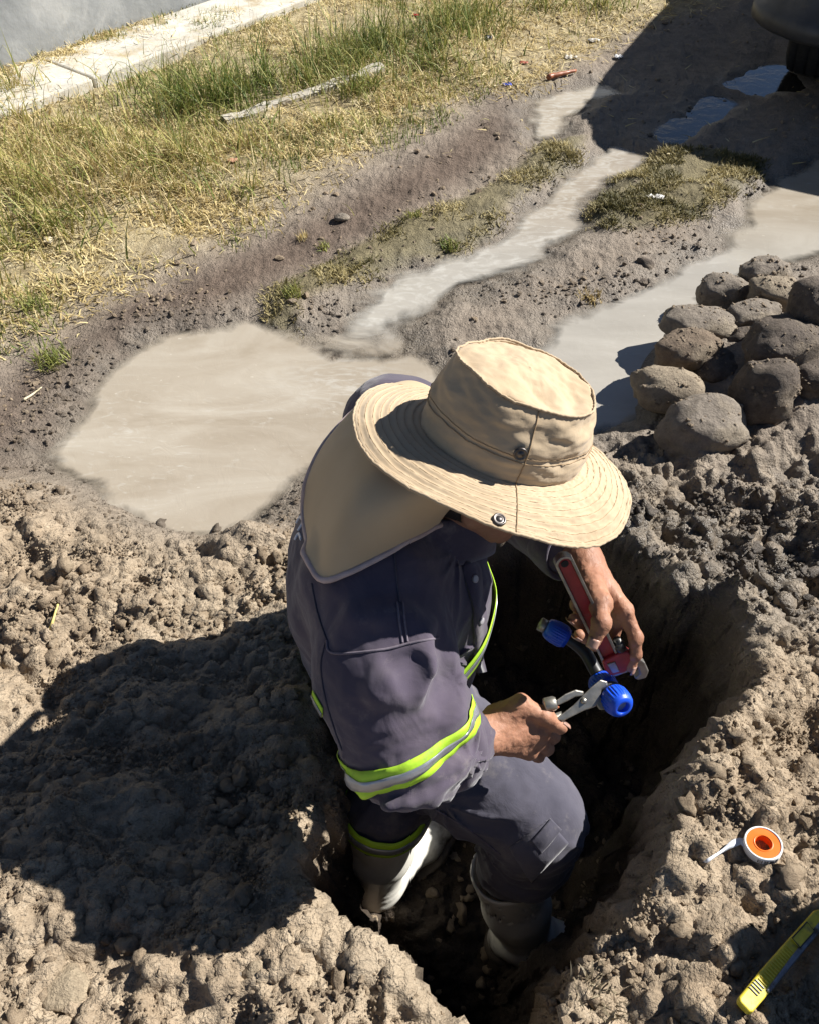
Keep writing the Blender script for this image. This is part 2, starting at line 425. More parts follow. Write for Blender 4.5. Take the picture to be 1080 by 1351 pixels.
t.set(col=c, rough=rgh, spec=0.4)
vc = t.n('ShaderNodeTexVoronoi'); vc.inputs['Scale'].default_value = 135; vc.inputs['Randomness'].default_value = 1.0
dv = t.n('ShaderNodeVectorMath'); dv.operation = 'ADD'; nv_ = t.n('ShaderNodeTexNoise'); nv_.inputs['Scale'].default_value = 90; t.link(t.co(), nv_.inputs['Vector'])
sc_ = t.n('ShaderNodeVectorMath'); sc_.operation = 'SCALE'; sc_.inputs[3].default_value = 0.012; t.link(nv_.outputs['Color'], sc_.inputs[0]); t.link(t.co(), dv.inputs[0]); t.link(sc_.outputs[0], dv.inputs[1]); t.link(dv.outputs[0], vc.inputs['Vector'])
hv = t.math('MULTIPLY', t.math('SUBTRACT', 1.0, vc.outputs['Distance']), t.ramp(n_b, [(0.35, 0.15), (0.6, 1.0)]))
b1 = t.bump(n_b, 0.6, 0.014); b2 = t.bump(hv, 0.75, 0.006, b1); t.bump(t.noise(260, 3, 0.75), 0.75, 0.005, b2)
SOIL = t.m
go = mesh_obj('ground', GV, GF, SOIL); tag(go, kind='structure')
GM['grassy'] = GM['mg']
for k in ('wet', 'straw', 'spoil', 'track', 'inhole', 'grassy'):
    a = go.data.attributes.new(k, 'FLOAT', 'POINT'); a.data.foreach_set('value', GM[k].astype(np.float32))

# ------------------------------------------------------------------ water
t = NT('muddy_water')
mp = t.n('ShaderNodeMapping'); mp.inputs['Rotation'].default_value = (0, 0, rad(-52)); mp.inputs['Scale'].default_value = (1.0, 2.6, 1)
t.link(t.co(), mp.inputs['Vector'])
pale, clr, big = t.attr('pale'), t.attr('clear'), t.ramp(t.noise(1.7, 2), [(0.45, 0.0), (0.62, 1.0)])
a = t.noise(2.2, 4, 0.6, 1.2, mp.outputs['Vector']); b = t.noise(9, 6, 0.62, 2.4, mp.outputs['Vector'])
c = t.ramp(a, [(0.3, (0.285, 0.240, 0.180)), (0.5, (0.335, 0.290, 0.228)), (0.7, (0.385, 0.343, 0.280))])
c = t.mix(t.attr('grey'), c, t.ramp(a, [(0.3, (0.31, 0.288, 0.248)), (0.7, (0.385, 0.36, 0.315))]))
f = t.math('MAXIMUM', t.math('MULTIPLY', t.ramp(b, [(0.47, 0.0), (0.66, 0.55)]), pale), t.math('MULTIPLY', t.ramp(b, [(0.56, 0.0), (0.72, 0.45)]), big), True)
c = t.mix(f, c, (0.50, 0.485, 0.44))
spk = t.ramp(t.noise(70, 1), [(0.76, 0.0), (0.80, 0.35)]); c = t.mix(spk, c, (0.60, 0.55, 0.46))
c = t.mix(clr, c, (0.035, 0.031, 0.025))
t.set(col=c, rough=t.mix(f, (0.04,)*3, (0.3,)*3), spec=0.6); t.bump(t.noise(16, 5, 0.65, 1.0), 0.28, 0.004)
al = t.math('ADD', t.attr('deep'), t.math('MULTIPLY', t.math('SUBTRACT', t.noise(6, 5, 0.65, 0.8), 0.5), 1.5))      # thin water lets the mud show
al = t.ramp(al, [(0.12, 0.0), (0.75, 1.0)])
tr_ = t.n('ShaderNodeBsdfTransparent'); mx_ = t.n('ShaderNodeMixShader'); t.link(al, mx_.inputs[0]); t.link(tr_.outputs[0], mx_.inputs[1]); t.link(t.b.outputs[0], mx_.inputs[2])
t.link(mx_.outputs[0], t.t.nodes['Material Output'].inputs['Surface'])
st = 0.03; wx_ = np.arange(-1.5, 2.6, st); wy_ = np.arange(0.95, 4.6, st); WX, WY = np.meshgrid(wx_, wy_)
_, wm_ = ground(WX.ravel(), WY.ravel(), False); nw = len(wx_)
ok = ((wm_['wat'] < 0.20) & (wm_['hs'] > 0.04) & (wm_['spoil'] < 0.75)).reshape(WX.shape)
okc = ok[:-1, :-1] & ok[1:, :-1] & ok[:-1, 1:] & ok[1:, 1:]
ij = np.argwhere(okc); ix = ij[:, 0]*nw+ij[:, 1]
wv = np.stack([WX.ravel(), WY.ravel(), np.full(WX.size, -0.0105)], 1)
wf_ = np.stack([ix, ix+1, ix+nw+1, ix+nw], 1); used, inv = np.unique(wf_, return_inverse=True)
wo = mesh_obj('puddles', wv[used], inv.reshape(wf_.shape), t.m, smooth=False); wo['kind'] = 'structure'
ux, uy = wv[used][:, 0], wv[used][:, 1]
ds = np.minimum(polysd(ux, uy, PUD_S), polysd(ux, uy, PUD_E)); dc = np.minimum(polysd(ux, uy, PUD_C), polysd(ux, uy, PUD_D))
db = polysd(ux, uy, PUD_B); da = polysd(ux, uy, PUD_A)
sh_ = .62*sstep(.05, -.03, polysd(ux, uy, PUD_J))*sstep(-.10, .0, np.minimum(polysd(ux, uy, PUD_A), polysd(ux, uy, PUD_S)))
for nm, val in (('deep', np.clip(np.maximum(sstep(0.055, -0.06, wm_['wat'][used])*1.25-sh_, 1.2*sstep(.06, .02, dc)), -.2, 1.2)), ('pale', np.clip(sstep(0.10, -0.02, ds)+.9*np.exp(-(((ux+.16)/.16)**2+((uy-1.75)/.13)**2)), 0, 1)), ('clear', sstep(0.12, 0.06, dc)), ('grey', sstep(0.12, -0.02, np.minimum(db, ds))*sstep(2.75, 2.3, uy))):
    a = wo.data.attributes.new(nm, 'FLOAT', 'POINT'); a.data.foreach_set('value', val.astype(np.float32))

# ------------------------------------------------------------------ wall, apron, kerb
def along(s, n, z): p = WALL0+BU*s+BN*n; return np.array([p[0], p[1], z])
t = NT('cement_render')
a = t.noise(2.6, 6, 0.6, 0.8); b = t.noise(14, 6, 0.6)
c = t.ramp(a, [(0.36, (0.19, 0.198, 0.20)), (0.52, (0.25, 0.258, 0.258)), (0.6, (0.32, 0.325, 0.32)), (0.72, (0.46, 0.455, 0.43))])
c = t.mix(t.ramp(b, [(0.4, 0.0), (0.75, 0.4)]), c, (0.33, 0.335, 0.325))
t.set(col=c, rough=0.8); b1 = t.bump(t.noise(9, 5), 0.35, 0.012); t.bump(t.noise(60, 5), 0.3, 0.004, b1); CEM = t.m
W = empty('wall', along(2, 0, 0), 'grey cement rendered wall with pale smears beyond the dry grass', 'wall')
R_ = np.array([[BU[0], BU[1], 0], [-BN[0], -BN[1], 0], [0, 0, 1]])
MB().box(along(9.0, -0.12, 1.08), (26, 0.2, 2.4), R_).build('wall_panel', CEM, W)
MB().box(along(9.0, -0.12, 2.31), (26.1, 0.26, 0.06), R_).build('coping', CEM, W)
PALE = simple_mat('pale_concrete', (0.52, 0.49, 0.42), 0.9, 0, 0.2, 9, 0.5, 0.006, (0.36, 0.29, 0.18), 0.50)
ap = empty('pavement', along(2, 0.2, 0), 'pale concrete apron strip along the foot of the grey wall', 'pavement'); del ap['label'], ap['category']; ap['kind'] = 'structure'
s = -3.0; k = 0
while s < 20:
    L = 1.55+0.1*random.random()
    bevel(MB().box(along(s+L/2, 0.18, -0.012+0.006*random.random()), (L-0.006, 0.36, 0.17), R_).build('slab', PALE, ap), 0.008)
    s += L
KERB0, KERB1 = G(296, 158, .036), G(504, 86, .046)
kv = nrm(KERB1-KERB0); kn = nrm(np.cross([0, 0, 1], kv))
kb = MB(); m_ = 40; prof = [(-.019, -.12), (-.019, -.004), (-.014, .004), (.011, .006), (.018, .0), (.02, -.12)]
vv = []; ff = []
for i in range(m_+1):
    q = KERB0+(KERB1-KERB0)*i/m_
    for j, (a, h) in enumerate(prof):
        r1 = 0.016*pnoise(np.array([[i*0.13, j*0.5, 0.5]]), 1, 2)[0]+0.003*pnoise(np.array([[i*0.9, j*1.7, 3.5]]), 1, 2)[0]
        vv.append(q+kn*(a+r1)+np.array([0, 0, h+r1*(0.9 if h > 0 else 0)]))
for i in range(m_):
    for j in range(5): ff.append((i*6+j, i*6+j+1, i*6+j+7, i*6+j+6))
ff.append((0, 1, 2, 3, 4, 5)); ff.append(tuple(m_*6+j for j in (5, 4, 3, 2, 1, 0)))
ko = mesh_obj('kerb', vv, ff, simple_mat('old_concrete', (0.42, 0.385, 0.32), 0.9, 0, 0.25, 14, 0.5, 0.006, (0.24, 0.195, 0.13), 0.5), origin=KERB0, smooth=False); tag(ko, 'low broken concrete kerb strip half buried in the grass', 'kerb')
# =================================================================== GRASS, CRUMBS, STONES
KEEP_OFF = [(*GH(1003, 1116)[:2], .034), (*GH(960, 1120)[:2], .012), (*GH(940, 1132)[:2], .010), (*GH(922, 1144)[:2], .008)]
KEEP_OFF += [(*GH(974+k*13, 1334-k*15.3)[:2], .024) for k in range(9)]
def blade_mat(name, lo, mid, hi, trans=0.25):
    t = NT(name); r = t.attr('tone')
    c = t.ramp(r, [(0.0, lo), (0.5, mid), (1.0, hi)]); t.set(col=c, rough=0.6, spec=0.3)
    tr = t.n('ShaderNodeBsdfTranslucent'); t.link(c, tr.inputs['Color']); mx = t.n('ShaderNodeMixShader'); mx.inputs[0].default_value = trans
    t.link(t.b.outputs[0], mx.inputs[1]); t.link(tr.outputs[0], mx.inputs[2])
    t.link(mx.outputs[0], t.t.nodes['Material Output'].inputs['Surface']); return t.m
STRAW = blade_mat('straw', (0.34, 0.25, 0.10), (0.56, 0.44, 0.20), (0.72, 0.62, 0.36))
GREEN = blade_mat('grass_green', (0.07, 0.115, 0.022), (0.18, 0.215, 0.05), (0.42, 0.37, 0.12))
def blades(name, pos, length, width, lean, mat, kind=None, tone=None, segs=3, curl=0.6, parent=None, origin=None, rng=RNG, base=0.5):
    n = len(pos); az = rng.uniform(0, 2*math.pi, n); ln = np.broadcast_to(length, (n,))*rng.uniform(0.5, 1.35, n)
    le = np.clip(rng.normal(lean, 0.3, n), 0.02, 1.5); dirh = np.stack([np.cos(az), np.sin(az), np.zeros(n)], 1)
    side = np.stack([-np.sin(az), np.cos(az), np.zeros(n)], 1)
    tw = rng.uniform(-0.9, 0.9, n)[:, None]; side = side*np.cos(tw)+np.array([0, 0, 1.0])*np.sin(tw)*0.7
    wd = np.broadcast_to(width, (n,))*rng.uniform(0.6, 1.4, n)
    V = np.zeros((n, segs*2+1, 3)); p = pos.copy(); ang = le*base
    for s in range(segs):
        ws = (wd*(1-0.28*s))[:, None]
        V[:, 2*s] = p-side*ws/2; V[:, 2*s+1] = p+side*ws/2
        p = p+(dirh*np.sin(ang)[:, None]+np.array([0, 0, 1.0])*np.cos(ang)[:, None])*(ln/segs)[:, None]
        ang = ang+curl*le*rng.uniform(0.4, 1.2, n)
    V[:, 2*segs] = p
    F = []
    for s in range(segs-1):
        F += [[2*s, 2*s+1, 2*s+3], [2*s, 2*s+3, 2*s+2]]
    F.append([2*segs-2, 2*segs-1, 2*segs])
    F = np.array(F); k = segs*2+1
    FA = (F[None]+(np.arange(n)*k)[:, None, None]).reshape(-1, 3)
    o = mesh_obj(name, V.reshape(-1, 3), FA, mat, parent, True, origin)
    tn = rng.uniform(0, 1, n) if tone is None else np.clip(tone+rng.normal(0, 0.18, n), 0, 1)
    a = o.data.attributes.new('tone', 'FLOAT', 'POINT'); a.data.foreach_set('value', np.repeat(tn, k).astype(np.float32))
    if kind: o['kind'] = kind
    return o
def scatter(n, box, maskf, rng=RNG, fine=False):
    x = rng.uniform(box[0], box[1], n); y = rng.uniform(box[2], box[3], n)
    z, m = ground(x, y, fine); keep = rng.uniform(0, 1, n) < maskf(x, y, m)
    return np.stack([x[keep], y[keep], z[keep]], 1)
def nz(x, y, s, seed): return pnoise(np.stack([x, y, np.zeros_like(x)], 1), s, seed)
# short dead turf on the bank (flattened) and between the ruts
box = (-2.6, 1.6, 1.35, 5.6)
p = scatter(430000, box, lambda x, y, m: np.clip(m['straw']*(0.35+1.0*nz(x, y, 2.4, 3)+0.6*nz(x, y, 9, 4)), 0, 1)*(m['bs'] > -0.08)*np.clip(1.5-0.2*y, 0.4, 1))
tone = 0.62+0.5*nz(p[:,0], p[:,1], 2.2, 12)
tag(blades('dry_turf', p, 0.035, 0.0042, 1.25, STRAW, 'stuff', tone, 2, 0.5, base=0.8), 'flattened straw coloured turf on the bank', 'grass')
pp = []
for pg, n_ in ((MIDGRASS, 90000), (RGRASS, 60000)):
    lo_, hi_ = pg.min(0)-.08, pg.max(0)+.08
    pp.append(scatter(n_, (lo_[0], hi_[0], lo_[1], hi_[1]), lambda x, y, m: np.clip(m['mg']*(0.25+1.6*nz(x, y, 6, 33)+0.8*nz(x, y, 20, 35)), 0, 1)))
p = np.concatenate(pp)
tone = 0.55+0.9*nz(p[:,0], p[:,1], 5, 14)
tag(blades('lane_turf', p, 0.022, 0.0036, 1.1, blade_mat('olive_turf', (0.075, 0.07, 0.02), (0.20, 0.165, 0.06), (0.46, 0.38, 0.18)), 'stuff', tone, 2, 0.5, base=.7), 'olive brown turf between the wheel ruts', 'grass')
p = scatter(120000, (-2.4, 1.2, 1.35, 5.2), lambda x, y, m: np.clip(0.1+1.6*nz(x, y, 3.2, 21)+0.5*nz(x, y, 11, 23), 0, 0.55)*sstep(0.0, 0.12, m['bs']))
tone = 0.55+0.5*nz(p[:,0], p[:,1], 4, 15)
tag(blades('green_turf', p, 0.036, 0.004, 0.9, GREEN, 'stuff', tone, 2, 0.5), 'patchy yellow green turf on the bank', 'grass')
p = scatter(9000, (-2.6, 1.5, 3.2, 6.0), lambda x, y, m: 0.8*np.clip(0.35+1.2*nz(x, y, 2.6, 61), 0, 1)*((x-WALL0[0])*BN[0]+(y-WALL0[1])*BN[1] < .62)*((x-WALL0[0])*BN[0]+(y-WALL0[1])*BN[1] > .0)*1.0)
p[:, 2] = .080
tag(blades('apron_straw', p, 0.05, 0.004, 1.3, STRAW, 'stuff', None, 2, 0.3, base=0.9), 'wind blown straw lying on the pale apron by the wall', 'straw')
# tall grass by the wall and the left edge: clumps of long blades
clp = [(250,130,.17,0,300),(205,120,.13,.1,200),(300,120,.17,0,300),(345,110,.15,.0,260),(390,100,.15,.1,240),(430,80,.14,.1,240),(470,72,.14,.0,260),(520,60,.15,0,300),(560,52,.15,0,280),(600,30,.13,.1,220),(640,22,.12,.1,200),
       (700,10,.12,.2,160),(780,4,.12,.2,140),(20,190,.13,.7,260),(55,235,.14,.7,320),(100,230,.13,.8,280),(20,270,.14,.55,320),(60,300,.12,.5,260),(150,245,.12,.8,260),(190,215,.12,.75,260),(240,205,.12,.6,240),(275,190,.12,.55,260),(170,190,.13,.6,240),
       (330,175,.10,.7,200),(120,175,.10,.5,120),(60,150,.11,.5,110),(380,165,.09,.6,180),(460,120,.10,.3,200),(510,105,.10,.2,220),(560,90,.10,.15,220),(15,335,.09,.4,220),(230,240,.09,.7,220),(580,60,.12,.1,220),(30,120,.14,.6,120),(300,240,.07,.6,160)]
pos = []; tn = []; ln = []
for a, b, h, dryness, n in clp:
    n = int(n*(1.15 if dryness > .3 else .75)); g = G(a, b, 0.04)+np.array([*RNG.normal(0, .07, 2), 0]); r = np.abs(RNG.normal(0, 0.125, n)); an = RNG.uniform(0, 6.28, n)
    x = g[0]+r*np.cos(an)*1.35; y = g[1]+r*np.sin(an); pos.append(np.stack([x, y, ground(x, y, False)[0]-0.005], 1))
    tn.append(np.full(n, dryness)+RNG.normal(0, 0.32, n)); ln.append(np.full(n, h))
pos = np.concatenate(pos); tn = np.concatenate(tn); ln = np.concatenate(ln)
dry_ = tn > 0.45
tag(blades('tall_grass', pos[~dry_], ln[~dry_]*1.45, 0.0062, 0.85, GREEN, 'stuff', tn[~dry_]+0.50, 4, 0.45), 'long green grass leaning by the pale apron', 'grass')
tag(blades('tall_dry_grass', pos[dry_], ln[dry_]*0.95, 0.0048, 1.0, STRAW, 'stuff', None, 4, 0.4), 'long yellowed grass on the bank', 'grass')
# a few seed stalks against the wall
x, y = [], []
for a, b in [(215,95),(240,85),(300,70),(320,75),(405,60),(435,50),(560,45),(120,120),(95,140),(345,70),(470,45)]:
    g = G(a, b, 0.05); x.append(g[0]); y.append(g[1])
x = np.repeat(x, 4)+RNG.normal(0, 0.05, 44); y = np.repeat(y, 4)+RNG.normal(0, 0.05, 44)
tag(blades('seed_stalks', np.stack([x, y, ground(x, y, False)[0]], 1), 0.30, 0.0022, 0.35, STRAW, 'stuff', None, 4, 0.25), 'thin bare seed stalks standing against the wall', 'grass')
# single tufts that stand out
MUDST = blade_mat('muddy_straw', (0.12, 0.095, 0.06), (0.22, 0.18, 0.12), (0.36, 0.31, 0.21))
def tuft(px, py, n, h, spread, mat, tone, label, z=0.03, lean=0.7, wd=0.004):
    g = GH(px, py); rr = np.minimum(np.abs(RNG.normal(0, spread, n)), spread*1.1)*.8; an = RNG.uniform(0, 6.28, n)
    x = g[0]+rr*np.cos(an); y = g[1]+rr*np.sin(an); zz = ground(x, y, True)[0]-0.003
    g[2] = gz(g[0], g[1])
    return tag(blades('grass_tuft', np.stack([x, y, zz], 1), h, wd, lean, mat, None, np.full(n, tone), 3, 0.5, None, g), label, 'grass tuft')
tuft(70, 478, 150, 0.05, 0.055, GREEN, 0.62, 'bright green tuft at the bank foot left of the big puddle')
tuft(45, 405, 120, 0.045, 0.05, GREEN, 0.5, 'green tuft near the left picture edge above the bright green one')
tuft(386, 388, 90, 0.035, 0.03, GREEN, 0.75, 'small yellow green tuft at the near tip of the turf between the ruts', 0.02)
tuft(428, 328, 60, 0.028, 0.02, GREEN, 0.65, 'tiny green tuft alone in the brown rut', 0.01)
tuft(398, 316, 60, 0.028, 0.02, STRAW, 0.6, 'tiny straw coloured tuft alone in the brown rut', 0.01)
tuft(592, 326, 100, 0.035, 0.03, GREEN, 0.45, 'green tuft on the turf edge beside the pale stream', 0.02)
tuft(778, 395, 80, 0.028, 0.04, STRAW, 0.25, 'muddy brown tuft on the mud flat behind the hat', 0.01)
tuft(545, 285, 70, 0.03, 0.03, GREEN, 0.8, 'yellowish tuft on the turf between the ruts', 0.02)
tuft(1000, 1300, 30, 0.025, 0.02, MUDST, 0.35, 'dry grass root tuft on the soil left of the yellow knife', 0.2, 0.9)
tuft(775, 1295, 50, 0.028, 0.03, MUDST, 0.5, 'pale dry grass tuft on the near lip of the hole', 0.2, 0.9, 0.0045)
tuft(808, 1335, 40, 0.028, 0.025, MUDST, 0.5, 'pale dry grass tuft at the bottom edge of the picture', 0.2, 0.9, 0.0045)

# crumbs of soil: real lumps lying on the spoil
def ico(sub):
    bm = bmesh.new(); bmesh.ops.create_icosphere(bm, subdivisions=sub, radius=1.0)
    v = np.array([a.co[:] for a in bm.verts]); f = np.array([[x.index for x in a.verts] for a in bm.faces]); bm.free(); return v, f
I1, I2, I3, I4 = ico(1), ico(2), ico(3), ico(4)
def lumps(name, pos, size, tmpl, mat, seed, rough=0.75, kind='stuff'):
    v0, f0 = tmpl; n = len(pos); k = len(v0); rng = np.random.default_rng(seed)
    ang = rng.uniform(0, 6.28, (n, 3)); sc = size[:, None]*rng.uniform(0.65, 1.25, (n, 3))*np.array([1, 1, 0.8])
    ca, sa = np.cos(ang), np.sin(ang)
    V = np.repeat(v0[None], n, 0)
    ph = rng.uniform(0, 50, (n, 1, 3)); nv = (V+ph).reshape(-1, 3)
    V = V*np.clip(1+rough*(1.3*pnoise(nv, 1.3, 2)+0.9*pnoise(nv, 3.1, 5)), 0.6, 1.6)[:, None].reshape(n, k, 1)
    for ax, (i, j) in enumerate(((0, 1), (1, 2), (0, 2))):
        c_, s_ = ca[:, ax, None], sa[:, ax, None]; a, b = V[..., i].copy(), V[..., j].copy()
        V[..., i] = a*c_-b*s_; V[..., j] = a*s_+b*c_
    V = V*sc[:, None, :]+pos[:, None, :]
    F = (f0[None]+(np.arange(n)*k)[:, None, None]).reshape(-1, 3)
    o = mesh_obj(name, V.reshape(-1, 3), F, mat, None, k > 12)
    if kind: o['kind'] = kind
    a = o.data.attributes.new('wet', 'FLOAT', 'POINT')
    return o
t = NT('soil_crumb'); nb = t.noise(40, 5, 0.65); wv = t.attr('wetc')
c = t.ramp(nb, [(0.25, (0.16, 0.118, 0.078)), (0.5, (0.27, 0.206, 0.140)), (0.78, (0.41, 0.33, 0.23))])
c = t.mix(wv, c, t.ramp(nb, [(0.3, (0.06, 0.048, 0.037)), (0.7, (0.15, 0.125, 0.10))]))
t.set(col=c, rough=t.mix(wv, (0.95,)*3, (0.4,)*3), spec=0.3); b1 = t.bump(t.noise(120, 5, 0.7), 0.8, 0.006); t.bump(t.noise(300, 5, 0.7), 0.8, 0.004, b1); CRUMB = t.m
def crumbfield(name, n, box, f, smin_, smax, tmpl, seed, label):
    rng = np.random.default_rng(seed)
    p = scatter(n, box, f, rng, True)
    for a, b, c in KEEP_OFF: p = p[np.hypot(p[:, 0]-a, p[:, 1]-b) > c]
    s = smin_*(smax/smin_)**(rng.uniform(0, 1, len(p))**2.2)
    p[:, 2] += s*0.25
    o = lumps(name, p, s, tmpl, CRUMB, seed, 0.75 if tmpl is not I1 else 0.5); _, m = ground(p[:, 0], p[:, 1], False)
    a = o.data.attributes.new('wetc', 'FLOAT', 'POINT'); a.data.foreach_set('value', np.repeat(np.clip(m['wet'], 0, 1), len(tmpl[0])).astype(np.float32))
    tag(o, label, 'soil'); return o
msk = lambda x, y, m: m['spoil']*np.where(m['inhole'] < 0.3, 1.0, np.where(m['inhole'] < .97, .6, 0))*np.clip(0.30+1.8*nz(x, y, 5, 41)+0.8*nz(x, y, 17, 42), 0.02, 1)
crumbfield('soil_crumbs', 42000, (-0.95, 1.05, 0.1, 1.32), msk, 0.0022, 0.0062, I1, 51, 'fine crumbs of dug soil round the hole')
crumbfield('soil_clods', 3400, (-0.95, 1.1, 0.1, 1.32), msk, 0.005, 0.016, I2, 52, 'crumbly clods of dug soil round the hole')
crumbfield('soil_grains', 120000, (-0.9, 1.0, 0.12, 1.3), lambda x, y, m: m['spoil']*(m['inhole'] < 0.3)*np.clip(0.35+1.2*nz(x, y, 9, 45), 0.03, 1), 0.0014, 0.0042, I1, 56, 'dry grains of soil round the hole')
crumbfield('mud_crumbs', 26000, (-1.2, 1.9, 1.1, 2.9), lambda x, y, m: (1-m['spoil'])*(sstep(0.0, 0.04, m['wat'])+.22*sstep(-.10, -.01, m['wat']))*sstep(0.45, 0.1, m['wat'])*np.clip(0.25+1.2*nz(x, y, 4, 44), 0, 1)*(m['bs'] < 0.05)*(1-0.7*m['mg']), 0.0022, 0.009, I1, 53, 'dark crumbs of mud strewn over the wet lane')
crumbfield('floor_clods', 350, (-0.3, 0.6, 0.2, 1.1), lambda x, y, m: 1.0*(m['inhole'] > 0.8), 0.005, 0.018, I2, 54, 'wet clods on the floor of the hole')
crumbfield('gravel_crumbs', 2600, (-2.2, 2.3, 2.0, 4.8), lambda x, y, m: np.clip(0.3+nz(x, y, 3, 47), 0, 1)*(m['wat'] > 0.01), 0.004, 0.014, I1, 55, 'small gravel scattered over the lane and bank')
# straw litter on the lane's verge at the top of the picture
p = scatter(14000, (-0.4, 2.6, 3.0, 6.2), lambda x, y, m: np.clip(sstep(0.15, -0.05, polysd(x, y, VERGE))+0.03, 0, 1)*(m['wat'] > 0.03))
tag(blades('straw_litter', p+np.array([0, 0, 0.006]), 0.045, 0.005, 1.5, STRAW, 'stuff', None, 2, 0.02, base=1.0), 'chopped straw litter strewn over the bare verge', 'straw')

# stones of the pile
def nrm_rows(v): return v/(np.linalg.norm(v, axis=1)[:, None]+1e-9)
def stone_mat(name, dark, lite, mudcol, mudat):
    t = NT(name); a = t.noise(9, 6, 0.6); b = t.noise(55, 6, 0.7)
    c = t.ramp(b, [(0.3, dark), (0.7, lite)]); f = t.ramp(a, [(mudat, 0.0), (mudat+0.12, 1.0)])
    c = t.mix(f, c, t.ramp(b, [(0.3, tuple(np.array(mudcol)*0.6)), (0.7, mudcol)])); t.set(col=c, rough=0.85, spec=0.3)
    b0 = t.bump(t.noise(26, 6, 0.7), 0.7, 0.012); b1 = t.bump(b, 0.7, 0.008, b0); t.bump(t.noise(200, 5, 0.75), 0.8, 0.004, b1); return t.m
ST1 = stone_mat('stone_grey', (0.15, 0.125, 0.10), (0.27, 0.23, 0.185), (0.33, 0.275, 0.205), 0.50)
ST4 = stone_mat('stone_tan', (0.20, 0.16, 0.115), (0.34, 0.28, 0.20), (0.30, 0.245, 0.18), 0.52)
ST2 = stone_mat('stone_brown', (0.12, 0.09, 0.064), (0.225, 0.17, 0.12), (0.31, 0.25, 0.18), 0.50)
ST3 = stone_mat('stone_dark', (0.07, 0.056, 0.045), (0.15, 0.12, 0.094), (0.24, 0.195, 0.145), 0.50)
def stone(px, py, z, wpx, hpx, mat, label, seed, rotz=0.0, flat=0.85, ndisp=0.16, name='stone', cat='stone', group=None, tm=I4):
    c = G(px, py, z); dep = np.dot(c-CO, CF); a = wpx/2*dep/FPX; b = hpx/2*dep/FPX
    v, f = tm; q = v.copy()
    nv = np.stack([q[:, 0], q[:, 1], q[:, 2]], 1)
    q = np.sign(q)*np.abs(q)**0.9
    d = 1+ndisp*1.4*pnoise(nv+seed, 1.0, seed)+ndisp*0.65*pnoise(nv, 2.2, seed+3)
    lump = np.clip(pnoise(nv, 2.0, seed+9)+0.10, 0, .5)*np.clip(fbm(nv, 6, 3, seed+5)+.3, 0, .8)*ndisp*1.0
    d = d+lump+0.20*ndisp*fbm(nv, 9, 3, seed+7)
    q = q*d[:, None]*np.array([a, (a+b)/2*0.9, b*1.08*flat+0*a])
    cr, sr = math.cos(rotz), math.sin(rotz); x = q[:, 0]*cr-q[:, 1]*sr; y = q[:, 0]*sr+q[:, 1]*cr
    q = np.stack([x, y, q[:, 2]], 1)+c
    o = mesh_obj(name, q, f, mat, None, True, c)
    if group:                                     # bits of mud stuck to the stone
        rng = np.random.default_rng(seed); un = nrm_rows(q-c); w_ = np.clip(un[:, 2]+.15, 0, 1)*np.clip(pnoise(nv, 2.0, seed+9)+.22, 0, 1); w_ = w_/w_.sum()
        id_ = rng.choice(len(q), 60, p=w_); sz = .0016+.0046*rng.uniform(0, 1, 60)**2
        lm = lumps('mud_bits', q[id_]-un[id_]*sz[:, None]*.35, sz, I2, CRUMB, seed, 0.8, None); lm['kind'] = 'stuff'
        a_ = lm.data.attributes.new('wetc', 'FLOAT', 'POINT'); a_.data.foreach_set('value', np.full(60*len(I2[0]), .25, np.float32))
        lm.data.transform(Matrix.Translation(-Vector(c))); lm.parent = o
    return tag(o, label, cat, group)
PG = 'stones heaped on the mud beside the hole'
STN = [(924,566,.07,112,84,ST1,'big flat grey brown cobble, nearest of the stone heap',1,.25),
 (878,513,.07,86,62,ST4,'brown cobble with a pale muddy top at the left end of the heap',2,-.3),
 (906,461,.09,88,54,ST2,'smooth brown cobble overlapping the water, above the leftmost one',3,.2),
 (924,428,.075,106,46,ST1,'long low cobble caked with mud in the left row of the heap',4,.1),
 (955,386,.06,68,48,ST1,'round cobble with a mud cap standing at the back left of the heap',5,.0),
 (992,416,.09,72,40,ST1,'flat muddy cobble in the middle of the heap behind the dark gap',6,.3),
 (1023,388,.10,72,46,ST4,'tan oval cobble at the back of the heap, its top clean',7,-.2),
 (1011,361,.09,68,42,ST1,'wet shining cobble farthest back in the heap',8,.1),
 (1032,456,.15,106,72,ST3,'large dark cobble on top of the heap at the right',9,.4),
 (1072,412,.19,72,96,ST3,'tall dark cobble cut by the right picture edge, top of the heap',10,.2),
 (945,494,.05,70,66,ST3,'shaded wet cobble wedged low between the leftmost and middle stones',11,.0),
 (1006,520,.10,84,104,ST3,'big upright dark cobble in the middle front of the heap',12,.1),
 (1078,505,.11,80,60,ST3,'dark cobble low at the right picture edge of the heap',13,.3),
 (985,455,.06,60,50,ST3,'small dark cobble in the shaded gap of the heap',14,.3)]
for a in STN: stone(a[0], a[1], a[2], a[3], a[4], a[5], a[6], a[7], a[8], group=PG)
SP = stone_mat('stone_pale', (0.26, 0.205, 0.14), (0.42, 0.34, 0.235), (0.28, 0.22, 0.155), 0.6)
stone(85, 1309, .195, 62, 66, SP, 'flat pale stone in the soil at the lower left corner', 21, .5, .5, .25, tm=I3)
stone(338, 1283, .20, 36, 32, SP, 'small pale yellow stone on the sunlit soil left of the hole', 22, .0, .8, .25, tm=I3)
stone(311, 1284, .20, 22, 22, ST1, 'small grey stone beside the pale yellow one', 23, .0, .8, .25, tm=I3)
stone(147, 1195, .17, 34, 26, ST3, 'small dark stone in the worker\'s shadow', 24, .0, .8, .25, tm=I3)
